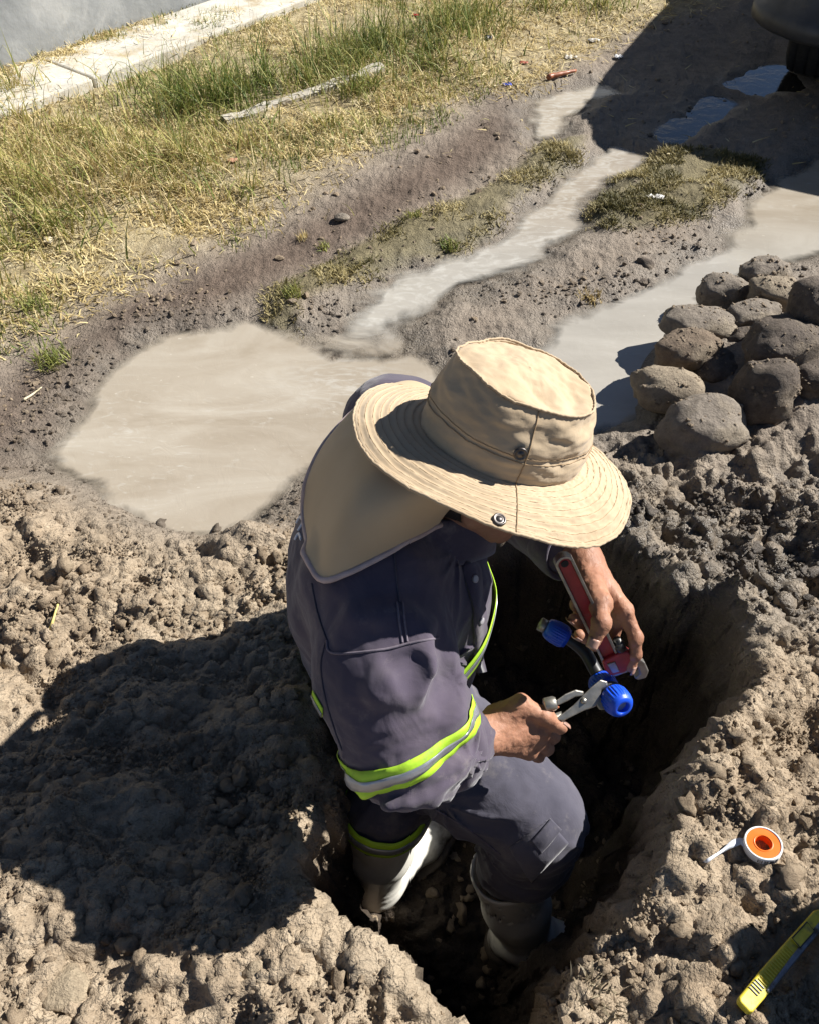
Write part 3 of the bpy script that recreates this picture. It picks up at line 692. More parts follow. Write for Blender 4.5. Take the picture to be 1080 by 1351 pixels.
stone(184, 1185, .17, 30, 36, ST1, 'rounded brown clod in the lower part of the worker\'s shadow', 25, .0, .8, .25, tm=I3, name='clod', cat='clod')
stone(452, 287, .01, 20, 12, ST1, 'small grey pebble in the brown rut by the straw', 26, .0, .8, .2, tm=I3, name='pebble', cat='pebble')
stone(850, 352, .0, 24, 24, ST3, 'dark mud lump with a shadow on the mud flat left of the heap', 27, .0, .9, .35, tm=I3, name='clod', cat='clod')
stone(846, 372, -.005, 16, 10, ST3, 'flat dark pebble at the water edge left of the heap', 28, .0, .7, .2, tm=I3, name='pebble', cat='pebble')
stone(862, 264, .01, 30, 14, simple_mat('bone_white', (0.62, 0.58, 0.5), 0.8), 'pale flat stone on the turf right of the stream', 29, .2, .5, .2, tm=I3, name='pebble', cat='pebble')
# =================================================================== SIGNED DISTANCE TOOLKIT
def sd_cap(p, a, b, ra, rb):
    a = np.asarray(a, np.float32); b = np.asarray(b, np.float32); ba = b-a; pa = p-a
    h = np.clip(pa@ba/np.float32(ba@ba+1e-9), 0, 1)
    return np.linalg.norm(pa-h[:, None]*ba, axis=1)-(ra+(rb-ra)*h)
def sd_oval(p, a, b, ra, rb, wdir, sc):
    """tapered capsule whose section is stretched by sc along wdir (radius given across wdir)"""
    w_ = nrm(wdir).astype(np.float32); m = (np.asarray(a)+np.asarray(b))/2
    def sq(q): return q-np.outer((q-m)@w_, w_)*(1-1/sc)
    k = sd_cap(sq(p), sq(np.asarray([a]))[0], sq(np.asarray([b]))[0], ra, rb); return k
def sd_ell(p, c, r, R=None):
    q = p-np.asarray(c, np.float32)
    if R is not None: q = q@np.asarray(R, np.float32).T
    r = np.asarray(r, np.float32); k0 = np.linalg.norm(q/r, axis=1); k1 = np.linalg.norm(q/(r*r), axis=1)+1e-6
    return k0*(k0-1)/k1
def smin(a, b, k):
    h = np.clip(0.5+0.5*(b-a)/k, 0, 1); return b+(a-b)*h-k*h*(1-h)
def smax(a, b, k): return -smin(-a, -b, k)
def chain(p, pts, k=0.01):
    d = None
    for (a, ra), (b, rb) in zip(pts[:-1], pts[1:]):
        e = sd_cap(p, a, b, ra, rb); d = e if d is None else smin(d, e, k)
    return d
def nets(f, lo, hi, h):
    """narrow-band surface nets"""
    lo = np.asarray(lo, float); B = 4; nb = np.ceil((np.asarray(hi)-lo)/(h*B)).astype(int); n = nb*B
    ci = np.stack(np.meshgrid(*[np.arange(a) for a in nb], indexing='ij'), -1).reshape(-1, 3)
    fc = f((lo+(ci*B+(B-1)/2)*h).astype(np.float32))
    near = np.abs(fc) < h*B*0.87*1.25+2*h
    F = np.repeat(np.repeat(np.repeat(np.where(fc < 0, -1.0, 1.0).astype(np.float32).reshape(nb), B, 0), B, 1), B, 2)
    off = np.stack(np.meshgrid(*[np.arange(B)]*3, indexing='ij'), -1).reshape(-1, 3)
    idx = (ci[near][:, None]*B+off[None]).reshape(-1, 3)
    vals = []
    for k in range(0, len(idx), 400000): vals.append(f((lo+idx[k:k+400000]*h).astype(np.float32)))
    F[idx[:, 0], idx[:, 1], idx[:, 2]] = np.concatenate(vals)
    ins = F < 0
    cnt = sum(ins[i:n[0]-1+i, j:n[1]-1+j, k:n[2]-1+k].astype(np.int8) for i in (0, 1) for j in (0, 1) for k in (0, 1))
    cells = np.argwhere((cnt > 0) & (cnt < 8))
    acc = np.zeros((len(cells), 3)); num = np.zeros(len(cells))
    cor = [(i, j, k) for i in (0, 1) for j in (0, 1) for k in (0, 1)]
    val = {c: F[cells[:, 0]+c[0], cells[:, 1]+c[1], cells[:, 2]+c[2]] for c in cor}
    for c in cor:
        for ax in range(3):
            if c[ax] == 0:
                e = list(c); e[ax] = 1; e = tuple(e); a, b = val[c], val[e]; m = (a < 0) != (b < 0)
                tt = np.where(m, a/np.where(m, a-b, 1), 0); q = np.repeat(np.array(c, float)[None], len(cells), 0); q[:, ax] = tt
                acc += q*m[:, None]; num += m
    V = lo+(cells+acc/num[:, None])*h
    vid = np.full(tuple(n), -1, np.int64); vid[cells[:, 0], cells[:, 1], cells[:, 2]] = np.arange(len(cells))
    Q = []
    for ax in range(3):
        o1, o2 = [(1, 2), (2, 0), (0, 1)][ax]
        s0 = [slice(1, n[d]-1) for d in range(3)]; s1 = list(s0); s0[ax] = slice(0, n[ax]-1); s1[ax] = slice(1, n[ax])
        ch = np.argwhere(ins[tuple(s0)] != ins[tuple(s1)]); base = np.array([1, 1, 1]); base[ax] = 0; ch = ch+base
        d1 = np.zeros(3, int); d1[o1] = 1; d2 = np.zeros(3, int); d2[o2] = 1
        g = lambda q: vid[q[:, 0], q[:, 1], q[:, 2]]
        quad = np.stack([g(ch-d1-d2), g(ch-d2), g(ch), g(ch-d1)], 1)
        neg = ~ins[ch[:, 0], ch[:, 1], ch[:, 2]]
        # ins at the lower end of the edge -> normal along +axis
        lowin = ins[ch[:, 0], ch[:, 1], ch[:, 2]]
        quad = np.where(lowin[:, None], quad, quad[:, ::-1]); Q.append(quad)
    Q = np.concatenate(Q); Q = Q[(Q >= 0).all(1)]
    for _ in range(2):                                   # settle the vertices on the surface
        e = h*0.35; q = V.astype(np.float32); d0 = f(q)
        gr = np.stack([f(q+np.array(v, np.float32)*e)-d0 for v in ((1,0,0),(0,1,0),(0,0,1))], 1)/e
        V = V-gr*(np.clip(d0, -h, h)/(np.sum(gr*gr, 1)+0.1))[:, None]*0.8
    return V, Q
def grad(f, p, e=0.002):
    p = p.astype(np.float32)
    return np.stack([f(p+np.array(v, np.float32)*e)-f(p-np.array(v, np.float32)*e) for v in ((1,0,0),(0,1,0),(0,0,1))], 1)/(2*e)
def cast(f, o, d, tmax, it=60):
    """from outside along -d towards o: first hit; o, d arrays; start o+d*tmax"""
    t = np.full(len(o), tmax)
    for _ in range(it):
        t = t-np.clip(f((o+d*t[:, None]).astype(np.float32)), -0.02, 0.03)*0.8
    return o+d*t[:, None]
def view_hit(f, pts, d0=0.6, it=90):
    """where the sight lines through photograph pixels meet the surface f"""
    r = np.array([ray(a, b) for a, b in pts]); r = r/np.linalg.norm(r, axis=1)[:, None]; t = np.full(len(r), d0)
    for _ in range(it): t = t+np.clip(f((CO+r*t[:, None]).astype(np.float32)), -0.02, 0.05)*0.8
    return CO+r*t[:, None]
def ring_band(name, f, o, axis, s0, s1, mat, parent, lift=0.0015, n=110, rows=6, tmax=0.2, wave=0.0, arc=None, udir=None, seed=0):
    """a strip of tape sewn round a limb: rows of points cast onto the surface"""
    R = frame(axis, udir); V = []
    a0, a1 = arc if arc else (0, 2*math.pi)
    closed = arc is None; an = np.linspace(a0, a1, n, endpoint=not closed)
    for s in np.linspace(s0, s1, rows):
        w_ = wave*pnoise(np.stack([np.cos(an)*2, np.sin(an)*2, np.full(n, 0.3+s*4)], 1), 1.5, seed)
        oo = np.asarray(o)+R[2]*(s+w_)[:, None]
        dd = np.cos(an)[:, None]*R[0]+np.sin(an)[:, None]*R[1]
        q = cast(f, oo, dd, tmax); g = grad(f, q); g /= np.linalg.norm(g, axis=1)[:, None]+1e-9
        V.append(q+g*lift)
    V = np.array(V).reshape(-1, 3); F = []
    for i in range(rows-1):
        for k in range(n if closed else n-1): F.append((i*n+k, i*n+(k+1) % n, (i+1)*n+(k+1) % n, (i+1)*n+k))
    ob = mesh_obj(name, V, F, mat, parent, True); solid(ob, 0.0012); return ob
def seam(name, f, pts, r, mat, parent, lift=0.0006, n=60, px=True):
    q = view_hit(f, [tuple(a) for a in spline(pts, n)]) if px else np.asarray(pts)
    g = grad(f, q); g /= np.linalg.norm(g, axis=1)[:, None]+1e-9
    q = q+g*lift
    for _ in range(2): q[1:-1] = (q[:-2]+2*q[1:-1]+q[2:])/4
    return MB().tube(q, r, 6).build(name, mat, parent, True)

# =================================================================== THE WORKER
# joints (metres)
NECK = np.array([0.02, 0.770, 0.575]); RSH = np.array([-0.060, 0.620, 0.530]); LSH = np.array([-0.018, 0.945, 0.540])
RELB = P(540, 984, 1.045); RWR = P(630, 972, 1.150)
LELB = np.array([0.150, 0.985, 0.385]); LWR = P(768, 738, 1.215)
HIP = np.array([0.0, 0.80, 0.10]); RKN = P(706, 1080, 1.36); RAN = P(688, 1248, 1.70)
RBT = P(668, 1150, 1.50); LAN = P(497, 1172, 1.76); LBT = P(507, 1072, 1.49); LKN = np.array([0.02, 0.70, -0.10])
HATC = P(661, 580, 1.04); HAXIS = nrm([0.27, 0.20, 0.94])
FACE = nrm(np.array([0.93, -0.12, -0.20])); FACE = nrm(FACE-HAXIS*np.dot(FACE, HAXIS)*0.6)
HUP = nrm([0.36, 0.02, 0.93]); HEAD = HATC-HAXIS*0.045-HUP*.018+np.array([.0, .018, 0]); FACE2 = nrm(np.array([1., -.06, 0])-HUP*np.dot([1., -.06, 0], HUP))
person = empty('person', (0.08, 0.58, FLOOR_Z), 'worker in navy work clothes and khaki sun hat bending over pipe fittings in the hole', 'person')

# ---- cloth materials
t = NT('navy_twill')
a, b, c_ = t.noise(5, 5, 0.6), t.noise(28, 6, 0.65), t.noise(900, 2, 0.5)
col = t.ramp(a, [(0.3, (0.046, 0.038, 0.060)), (0.55, (0.072, 0.058, 0.083)), (0.75, (0.110, 0.088, 0.112))])
col = t.mix(t.ramp(b, [(0.45, 0.0), (0.8, 0.5)]), col, (0.105, 0.088, 0.105))
dust = t.ramp(t.noise(17, 7, 0.75), [(0.57, 0.0), (0.72, 0.5)]); col = t.mix(dust, col, (0.20, 0.175, 0.165))
spl = t.ramp(t.noise(70, 3, 0.5), [(0.70, 0.0), (0.73, 0.6)]); col = t.mix(t.math('MULTIPLY', spl, dust), col, (0.5, 0.47, 0.43))
t.set(col=col, rough=0.9, spec=0.25, sheen=0.25)
b1 = t.bump(t.noise(20, 3, 0.5, 0.6), 0.45, 0.008); t.bump(c_, 0.3, 0.0008, b1); NAVY = t.m
t = NT('navy_trousers')
a, b = t.noise(6, 5, 0.6), t.noise(30, 6, 0.65)
col = t.ramp(a, [(0.3, (0.050, 0.049, 0.068)), (0.55, (0.082, 0.078, 0.102)), (0.75, (0.13, 0.12, 0.14))])
dust = t.ramp(t.noise(13, 7, 0.72), [(0.55, 0.0), (0.75, 0.6)]); col = t.mix(dust, col, (0.23, 0.205, 0.19))
t.set(col=col, rough=0.92, spec=0.2, sheen=0.2)
b1 = t.bump(t.noise(20, 5, 0.55, 0.6), 0.4, 0.008); t.bump(t.noise(900, 2), 0.25, 0.0006, b1); NAVYT = t.m
STITCH = simple_mat('seam_thread', (0.13, 0.11, 0.135), 0.9, 0, 0.2, 200, 0.2, 0.0005)
SEAMD = simple_mat('seam_fold', (0.06, 0.053, 0.07), 0.9, 0, 0.2, 200, 0.2, 0.0005)
LIME = simple_mat('lime_tape', (0.42, 0.70, 0.035), 0.6, 0, 0.15, 30, 0.3, 0.0012, (0.27, 0.30, 0.10), 0.60)
SILV = simple_mat('silver_tape', (0.36, 0.37, 0.40), 0.34, 0.55, 0.15, 40, 0.2, 0.0006, (0.16, 0.15, 0.15), 0.62)

# ---- jacket surface
FOLDS_OUT = []; FOLDS_IN = []
def jk_core(p):
    Y = np.array([0, 1.0, 0])
    d = sd_oval(p, (0.0, .805, .15), (-0.045, .775, .27), .116, .122, Y, 1.14)
    d = smin(d, sd_oval(p, (-0.045, .775, .27), (-0.038, .768, .42), .126, .136, Y, 1.30), .05)
    d = smin(d, sd_oval(p, (-0.038, .768, .42), (-0.022, .778, .51), .134, .098, Y, 1.55), .05)
    d = smin(d, sd_oval(p, (0.02, .70, .30), (0.02, .72, .44), .088, .088, Y, 1.15), .05)       # shirt front hanging forward
    d = smin(d, sd_cap(p, NECK-np.array([.02, 0, .03]), NECK+np.array([.012, 0, .012]), .075, .060), .05)
    return d
def jk_arm_r(p):
    s = sd_cap(p, RSH+np.array([.012, .04, -.015]), RSH*0.45+RELB*0.55, .098, .084)
    s = smin(s, sd_cap(p, RSH*0.45+RELB*0.55, RELB, .084, .068), .05)
    end = RELB*0.42+RWR*0.58
    s = smin(s, sd_cap(p, RELB, end, .066, .055), .05); return s
def jk_arm_l(p):
    s = sd_cap(p, LSH, LELB, .088, .072)
    return smin(s, sd_cap(p, LELB, LELB*0.22+LWR*0.78, .070, .050), .03)
RFO = nrm(RWR-RELB); RUP = nrm(RELB-RSH)
CREASES = [(P(592, 880, 1.12), 4.0, .0075, .055), (P(618, 985, 1.09), 4.5, .0065, .050), (P(455, 1000, 1.05), 3.5, .0035, .060), (P(600, 730, 1.13), 4.0, .005, .06)]
def jacket(p, fine=True):
    d = jk_core(p); ar = jk_arm_r(p); al = jk_arm_l(p)
    d = smin(d, ar, .028); d = smin(d, al, .03)
    for pts, r, k in FOLDS_OUT: d = smin(d, chain(p, [(q, r) for q in pts]), k)
    for pts, r, k in FOLDS_IN: d = smax(d, -chain(p, [(q, r) for q in pts]), k)
    # cloth: long soft folds running round the sleeve and down from the shoulder
    if fine:
        m = np.abs(d) < 0.03
        if m.any():
            q = p[m]
            tA = (q-RSH)@RUP; wr = np.exp(-((tA-0.245)/0.075)**2)*sstep(0.05, 0.0, ar[m]-0.01)
            w_ = 0.0085*wr*fbm(np.stack([q@RFO*0.5, q[:, 2]*1.0, tA*3.2], 1), 14, 2, 71)
            for ctr, kk, amp, rad_ in CREASES:
                u_ = (q-ctr)@CR; v_ = (q-ctr)@CU; r_ = np.linalg.norm(q-ctr, axis=1)
                an_ = np.arctan2(v_, u_)*kk+2.2*pnoise(q, 12, 77)
                w_ = w_+amp*np.exp(-((r_-.035)/rad_)**2)*((1-np.abs(np.sin(an_)))**1.6-.35)
            w_ = w_+0.0065*fbm(q*np.array([1.0, 1.0, 0.55], np.float32), 9, 2, 73)+0.0022*fbm(q*np.array([1, .7, 1.3], np.float32), 32, 2, 75)
            d = d.copy(); d[m] = d[m]-w_
    # cut the hem, the neck opening
    d = smax(d, (0.13-p[:, 2])+0.012*np.sin(p[:, 1]*31), .008)
    cutn = sd_cap(p, NECK+np.array([-.02, 0, -.05]), NECK+np.array([.10, -.01, .13]), .054, .062)
    d = smax(d, -cutn, .006)
    return d
def fold_px(pts, lift, r, k, out=True, core=None, n=6):
    f = lambda p: jacket(p, False)
    q = view_hit(f, [tuple(a) for a in spline(pts, n)]); g = grad(f, q); g /= np.linalg.norm(g, axis=1)[:, None]+1e-9
    (FOLDS_OUT if out else FOLDS_IN).append(([a for a in q+g*lift], r, k))
JF0 = []
for args in [([(500,915),(545,905),(588,935),(602,955)], -.008, .017, .018, True),        # roll across the sleeve
             ([(475,815),(530,815),(572,846),(584,872)], -.010, .019, .018, True),        # cap of the shoulder
             ([(556,862),(568,888),(566,915)], -.006, .014, .012, True),
             ([(590,850),(598,885),(586,925)], .008, .026, .014, False),                  # shadowed pit of the arm
             ([(548,872),(556,900),(548,922)], .009, .013, .010, False),
             ([(515,868),(530,890),(535,905)], .009, .010, .012, False),
             ([(500,1048),(560,1040),(600,1022)], .005, .010, .010, False),
             ([(470,1030),(530,1060),(590,1055)], -.004, .012, .012, True),
             ([(575,1012),(600,998),(618,975)], .005, .008, .010, False)]:
    JF0.append(args)
for args in JF0: fold_px(args[0], args[1], args[2], args[3], args[4])
V, F = nets(jacket, (-.30, .30, .04), (.36, 1.16, .70), .0038)
JK = mesh_obj('jacket', V, F, NAVY, person); JK['label'] = 'faded navy work jacket with lime and silver tape'
# a sampled copy of the surface for the many small look-ups (seams, tape, flap)
class Sampled:
    def __init__(s, f, lo, hi, h):
        s.lo, s.h, s.f = np.asarray(lo, np.float32), h, f; s.n = np.ceil((np.asarray(hi)-lo)/h).astype(int)+1
        ax = [np.arange(k)*h+l for k, l in zip(s.n, s.lo)]; q = np.stack(np.meshgrid(*ax, indexing='ij'), -1).reshape(-1, 3).astype(np.float32)
        s.g = np.concatenate([f(q[k:k+300000]) for k in range(0, len(q), 300000)]).reshape(s.n)
    def __call__(s, p):
        u = (np.asarray(p)-s.lo)/s.h; uc = np.clip(u, 0, np.array(s.n)-1.001); i = uc.astype(int); t_ = uc-i; out = 0
        for a in (0, 1):
            for b in (0, 1):
                for c in (0, 1):
                    out = out+(t_[:, 0] if a else 1-t_[:, 0])*(t_[:, 1] if b else 1-t_[:, 1])*(t_[:, 2] if c else 1-t_[:, 2])*s.g[i[:, 0]+a, i[:, 1]+b, i[:, 2]+c]
        return out+np.linalg.norm(u-uc, axis=1)*s.h
jf = Sampled(jacket, (-.30, .30, .04), (.36, 1.16, .70), .0064)
def torso_f(p):
    d = jk_core(p); return d-0.0065*fbm(p*np.array([1.0, 1.0, 0.55], np.float32), 9, 2, 73)
# rolled cuffs
def cuff(name, f, o, axis, r, w_, parent, seed):
    R = frame(axis); n, m = 72, 16; V = []; F = []
    for i in range(m):
        a = i/m*2*math.pi
        for k in range(n):
            th = 2*math.pi*k/n; nz_ = pnoise(np.array([[math.cos(th)*1.6, math.sin(th)*1.6, i*0.05]]), 1.0, seed)[0]
            rr = r*(1+0.10*nz_)+0.006*math.cos(a)*1.25; h = w_*0.5*math.sin(a)*(1+0.25*nz_)+0.006*nz_
            V.append(o+R.T@np.array([rr*math.cos(th), rr*math.sin(th), h]))
    for i in range(m):
        for k in range(n): F.append((i*n+k, i*n+(k+1) % n, ((i+1) % m)*n+(k+1) % n, ((i+1) % m)*n+k))
    return mesh_obj(name, V, F, NAVY, parent)
cuff('rolled_cuff', jf, RELB*0.40+RWR*0.60, RFO, .052, .045, JK, 3)
cuff('rolled_cuff', jf, RELB*0.52+RWR*0.48, RFO, .060, .030, JK, 5)
LFO = nrm(LWR-LELB)
cuff('rolled_cuff', jf, LELB*0.20+LWR*0.80, LFO, .047, .048, JK, 4)
# hi-vis tape
SB = RSH+RUP*0.215
def tape(f, o, ax, half, parent, lift0=0.0026, **k):
    a = ring_band('reflective_tape', f, o, ax, -half, half, LIME, parent, lift0, **k)
    ring_band('silver_stripe', f, o, ax, -half*0.36, half*0.36, SILV, a, lift0+.0016, rows=4, **{q: v for q, v in k.items() if q != 'rows'})
    return a
sax = nrm(RUP*0.72+RFO*0.55+np.array([0.05, 0, 0]))
SAX = sax
tape(jf, RELB*.97+RSH*.03, nrm(P(556,1040,1.07)-P(502,925,1.045)), .0162, JK, wave=.002, tmax=.13, n=140)
def strip_px(name, f, A, B, mat, parent, lift, n=40, m=6, th=.0012):
    A = spline(A, n); B = spline(B, n); pts = [tuple(A[i]*(1-j/(m-1))+B[i]*(j/(m-1))) for i in range(n) for j in range(m)]
    q = view_hit(f, pts); g_ = grad(f, q); g_ /= np.linalg.norm(g_, axis=1)[:, None]+1e-9; q = q+g_*lift
    F = [(i*m+j, i*m+j+1, (i+1)*m+j+1, (i+1)*m+j) for i in range(n-1) for j in range(m-1)]
    dd = np.linalg.norm(q-CO, axis=1); F = [k for k in F if max(dd[list(k)])-min(dd[list(k)]) < .03 and max(dd[list(k)]) < 1.6]
    us_ = sorted({i for k in F for i in k}); mp_ = {a: i for i, a in enumerate(us_)}
    return solid(mesh_obj(name, q[us_], [tuple(mp_[i] for i in k) for k in F], mat, parent), th)
tape(torso_f, np.array([-.02, .75, .282]), nrm([-.64, .0, .77]), .0165, JK, wave=.006, tmax=.33, n=180, lift0=.0065)
FA, FB = [(404,884),(412,905),(428,934)], [(402,900),(410,922),(427,951)]
ft = strip_px('reflective_tape', jf, FA, FB, LIME, JK, .0022, 16, 4)
mixp = lambda A, B, k: [(a[0]*(1-k)+b[0]*k, a[1]*(1-k)+b[1]*k) for a, b in zip(A, B)]
strip_px('silver_stripe', jf, mixp(FA, FB, .36), mixp(FA, FB, .64), SILV, ft, .0036, 16, 3)
# seams
seam('shoulder_seam', jf, [(432,845),(440,862),(500,858),(545,848),(577,842)], .0017, STITCH, JK)
seam('yoke_seam', jf, [(524,795),(527,820),(531,848)], .0014, STITCH, JK)
seam('yoke_seam', jf, [(531,795),(534,820),(538,847)], .0014, STITCH, JK)
seam('sleeve_seam', jf, [(430,848),(424,880),(432,930),(452,990)], .0012, SEAMD, JK)
seam('back_seam', jf, [(412,770),(420,810),(432,846)], .0013, SEAMD, JK)
seam('armhole_seam', jf, [(520,725),(523,760),(527,795)], .0012, SEAMD, JK)
# front placket with buttons
pl = view_hit(jf, spline([(618,742),(628,790),(632,840),(630,890)], 24)); g = grad(jf, pl); g /= np.linalg.norm(g, axis=1)[:, None]
side = np.gradient(pl, axis=0); side = np.cross(side, g); side /= np.linalg.norm(side, axis=1)[:, None]
V = np.concatenate([pl-side*.016+g*.0012, pl+side*.016+g*.0022]); n = len(pl)
solid(mesh_obj('placket', V, [(i, i+1, n+i+1, n+i) for i in range(n-1)], NAVY, JK), .003)
BTN = simple_mat('button_grey', (0.35, 0.34, 0.36), 0.4)
for i in (4, 12, 19):
    MB().lathe([(0.0055, 0), (0.0055, .0018), (.004, .0026), (0, .0026)], pl[i]+g[i]*.004, g[i], 16).build('button', BTN, JK, True)
# collar: a band that stands round the neck and folds down
R = frame(nrm([.30, -.05, .95]), [1, 0, 0]); n = 64; prof = [(.058, .030, 0), (.055, .055, 0), (.062, .066, 0), (.074, .050, 0), (.086, .022, 0), (.094, .004, 0)]
V = []; F = []
for i, (r_, h_, _) in enumerate(prof):
    for k in range(n):
        th = 0.30+(2*math.pi-0.60)*k/(n-1)
        bump_ = 0.006*math.sin(th*3+i)+.004*math.sin(th*7)
        tip = 0.020*math.exp(-((th-0.30)/0.35)**2)+0.020*math.exp(-((2*math.pi-0.30-th)/0.35)**2)
        V.append(NECK+np.array([.0, 0, -.03])+R.T@np.array([(r_+bump_*0.5+tip*(i/5))*math.cos(th)*1.08, (r_+bump_*0.5)*math.sin(th), h_+bump_*0.4-tip*(i/5)]))
for i in range(len(prof)-1):
    for k in range(n-1): F.append((i*n+k, i*n+k+1, (i+1)*n+k+1, (i+1)*n+k))
o = mesh_obj('collar', V, F, NAVY, JK); subsurf(o, 1); solid(o, .003)
# white print on the back of the jacket, seen edge on
WPR = simple_mat('white_print', (0.75, 0.77, 0.82), 0.5)
for pts in ([(378,668),(382,674),(386,670)], [(376,690),(381,682),(384,690),(378,700)], [(374,712),(379,704),(382,712)]):
    q = view_hit(jf, [(a+16, b) for a, b in spline(pts, 12)]); g_ = grad(jf, q); g_ /= np.linalg.norm(g_, axis=1)[:, None]
    if np.linalg.norm(q-CO, axis=1).max() > 1.5: continue
    MB().tube(q+g_*.0006, .0022, 6).build('back_print', WPR, JK, True)

# ---- trousers
RHJ = np.array([-.01, .70, .09]); LHJ = np.array([-.0, .87, .08])
RSHIN = RBT+(RBT-RAN)*0.02
THDIR = nrm(RKN-RHJ)
def tr_left(p):
    lt = smin(sd_cap(p, LHJ, LKN, .100, .078), sd_cap(p, LKN, LBT, .076, .066), .03)
    lt = smin(lt, sd_cap(p, LBT, LBT*.7+LAN*.3, .070, .070), .02)
    return smax(lt, (p-LBT)@nrm(LAN-LBT)-.016, .006)
def trousers(p):
    d = sd_oval(p, (-.01, .79, .19), (0.0, .81, .09), .104, .112, (0, 1, 0), 1.12)
    rt = smin(sd_cap(p, RHJ, RHJ*.4+RKN*.6, .108, .098), sd_cap(p, RHJ*.4+RKN*.6, RKN, .096, .080), .04)
    rt = smin(rt, sd_cap(p, RKN, RKN*.45+RBT*.55+np.array([.01, 0, 0]), .074, .076), .035)
    rt = smin(rt, sd_cap(p, RKN*.45+RBT*.55+np.array([.01, 0, 0]), RBT+(RBT-RAN)*0.1, .075, .056), .03)
    lt = tr_left(p)
    d = smin(d, rt, .05); d = smin(d, lt, .05)
    m = np.abs(d) < .03
    if m.any():
        q = p[m]; s = (q-RHJ)@THDIR; u = q-RHJ-np.outer(s, THDIR)
        kn = np.exp(-((s-0.30)/.09)**2)
        w_ = .006*fbm(q, 8, 2, 81)+.0024*fbm(q, 26, 2, 83)
        for ctr, kk, amp, rad_ in ((P(585, 1065, 1.30), 4.5, .009, .07), (P(770, 1110, 1.36), 4.0, .006, .06), (P(640, 1120, 1.42), 4.0, .006, .05)):
            u_ = (q-ctr)@CR; v_ = (q-ctr)@CU; r_ = np.linalg.norm(q-ctr, axis=1)
            w_ = w_+amp*np.exp(-((r_-.03)/rad_)**2)*((1-np.abs(np.sin(np.arctan2(v_, u_)*kk+2.2*pnoise(q, 11, 78))))**1.6-.35)
        crot = np.exp(-((s-0.06)/.08)**2)
        w_ = w_+.007*crot*fbm(np.stack([s*3.0, u[:, 1]*.7, u[:, 2]*.7], 1), 13, 2, 85)
        w_ = w_+.009*np.exp(-((q[:, 2]+.06)/.09)**2)*fbm(np.stack([q[:, 0]*.6, q[:, 1]*.6, q[:, 2]*2.4], 1), 14, 2, 86)
        d = d.copy(); d[m] = d[m]-w_
    return d
V, F = nets(trousers, (-.26, .32, -.24), (.40, 1.02, .24), .0048)
tf = Sampled(trousers, (-.26, .32, -.24), (.40, 1.02, .24), .007)
TR = mesh_obj('trousers', V, F, NAVYT, person); TR['label'] = 'dusty faded navy work trousers with lime tape'
tape(lambda p: tr_left(p)-.004, LBT+nrm(LBT-LAN)*.014, nrm(LBT-LAN), .020, TR, wave=.003, tmax=.12, n=110)
# cargo pocket and flap on the thigh
def patch_px(name, f, corners, mat, parent, lift, nu=18, nv=12, th=.004, puff=0.0):
    (a, b, c, d) = [np.array(q, float) for q in corners]; pts = []
    for j in range(nv):
        for i in range(nu):
            u, v = i/(nu-1), j/(nv-1); pts.append(tuple((a*(1-u)+b*u)*(1-v)+(d*(1-u)+c*u)*v))
    q = view_hit(f, pts); g_ = grad(f, q, .004); g_ /= np.linalg.norm(g_, axis=1)[:, None]+1e-9
    uu = np.tile(np.linspace(0, 1, nu), nv); vv_ = np.repeat(np.linspace(0, 1, nv), nu)
    q = q+g_*(lift+puff*np.sin(math.pi*uu)*np.sin(math.pi*vv_))[:, None]
    F = [(j*nu+i, j*nu+i+1, (j+1)*nu+i+1, (j+1)*nu+i) for j in range(nv-1) for i in range(nu-1)]
    return solid(mesh_obj(name, q, F, mat, parent), th)
patch_px('thigh_pocket', tf, [(672,1118),(722,1082),(748,1112),(700,1162)], NAVYT, TR, .002, puff=.004)
patch_px('pocket_flap', tf, [(700,1108),(724,1080),(738,1094),(712,1124)], NAVYT, TR, .0065, puff=.002)
seam('trouser_seam', tf, [(575,1068),(620,1096),(660,1128)], .0018, STITCH, TR)

# ---- boots
t = NT('white_rubber'); a = t.noise(9, 6, 0.65)
sep = t.n('ShaderNodeSeparateXYZ'); t.link(t.co(), sep.inputs[0])
hgt = t.math('ADD', t.math('MULTIPLY', sep.outputs['Z'], -5.5), t.math('MULTIPLY', a, 1.5))
md = t.ramp(hgt, [(0.30, 0.0), (0.62, 1.0)])
col = t.mix(t.ramp(t.noise(24, 6, 0.7), [(0.5, 0.0), (0.8, 0.45)]), (0.74, 0.72, 0.65), (0.50, 0.46, 0.38))
col = t.mix(md, col, t.ramp(t.noise(50, 5), [(0.3, (0.06, 0.046, 0.034)), (0.7, (0.125, 0.10, 0.076))]))
t.set(col=col, rough=t.mix(md, (0.38,)*3, (0.7,)*3)); t.bump(t.noise(90, 5, 0.7), 0.3, 0.002); BOOT = t.m
SOLE = simple_mat('boot_sole', (0.10, 0.08, 0.06), 0.8, 0, 0.3, 40, 0.4, 0.003)
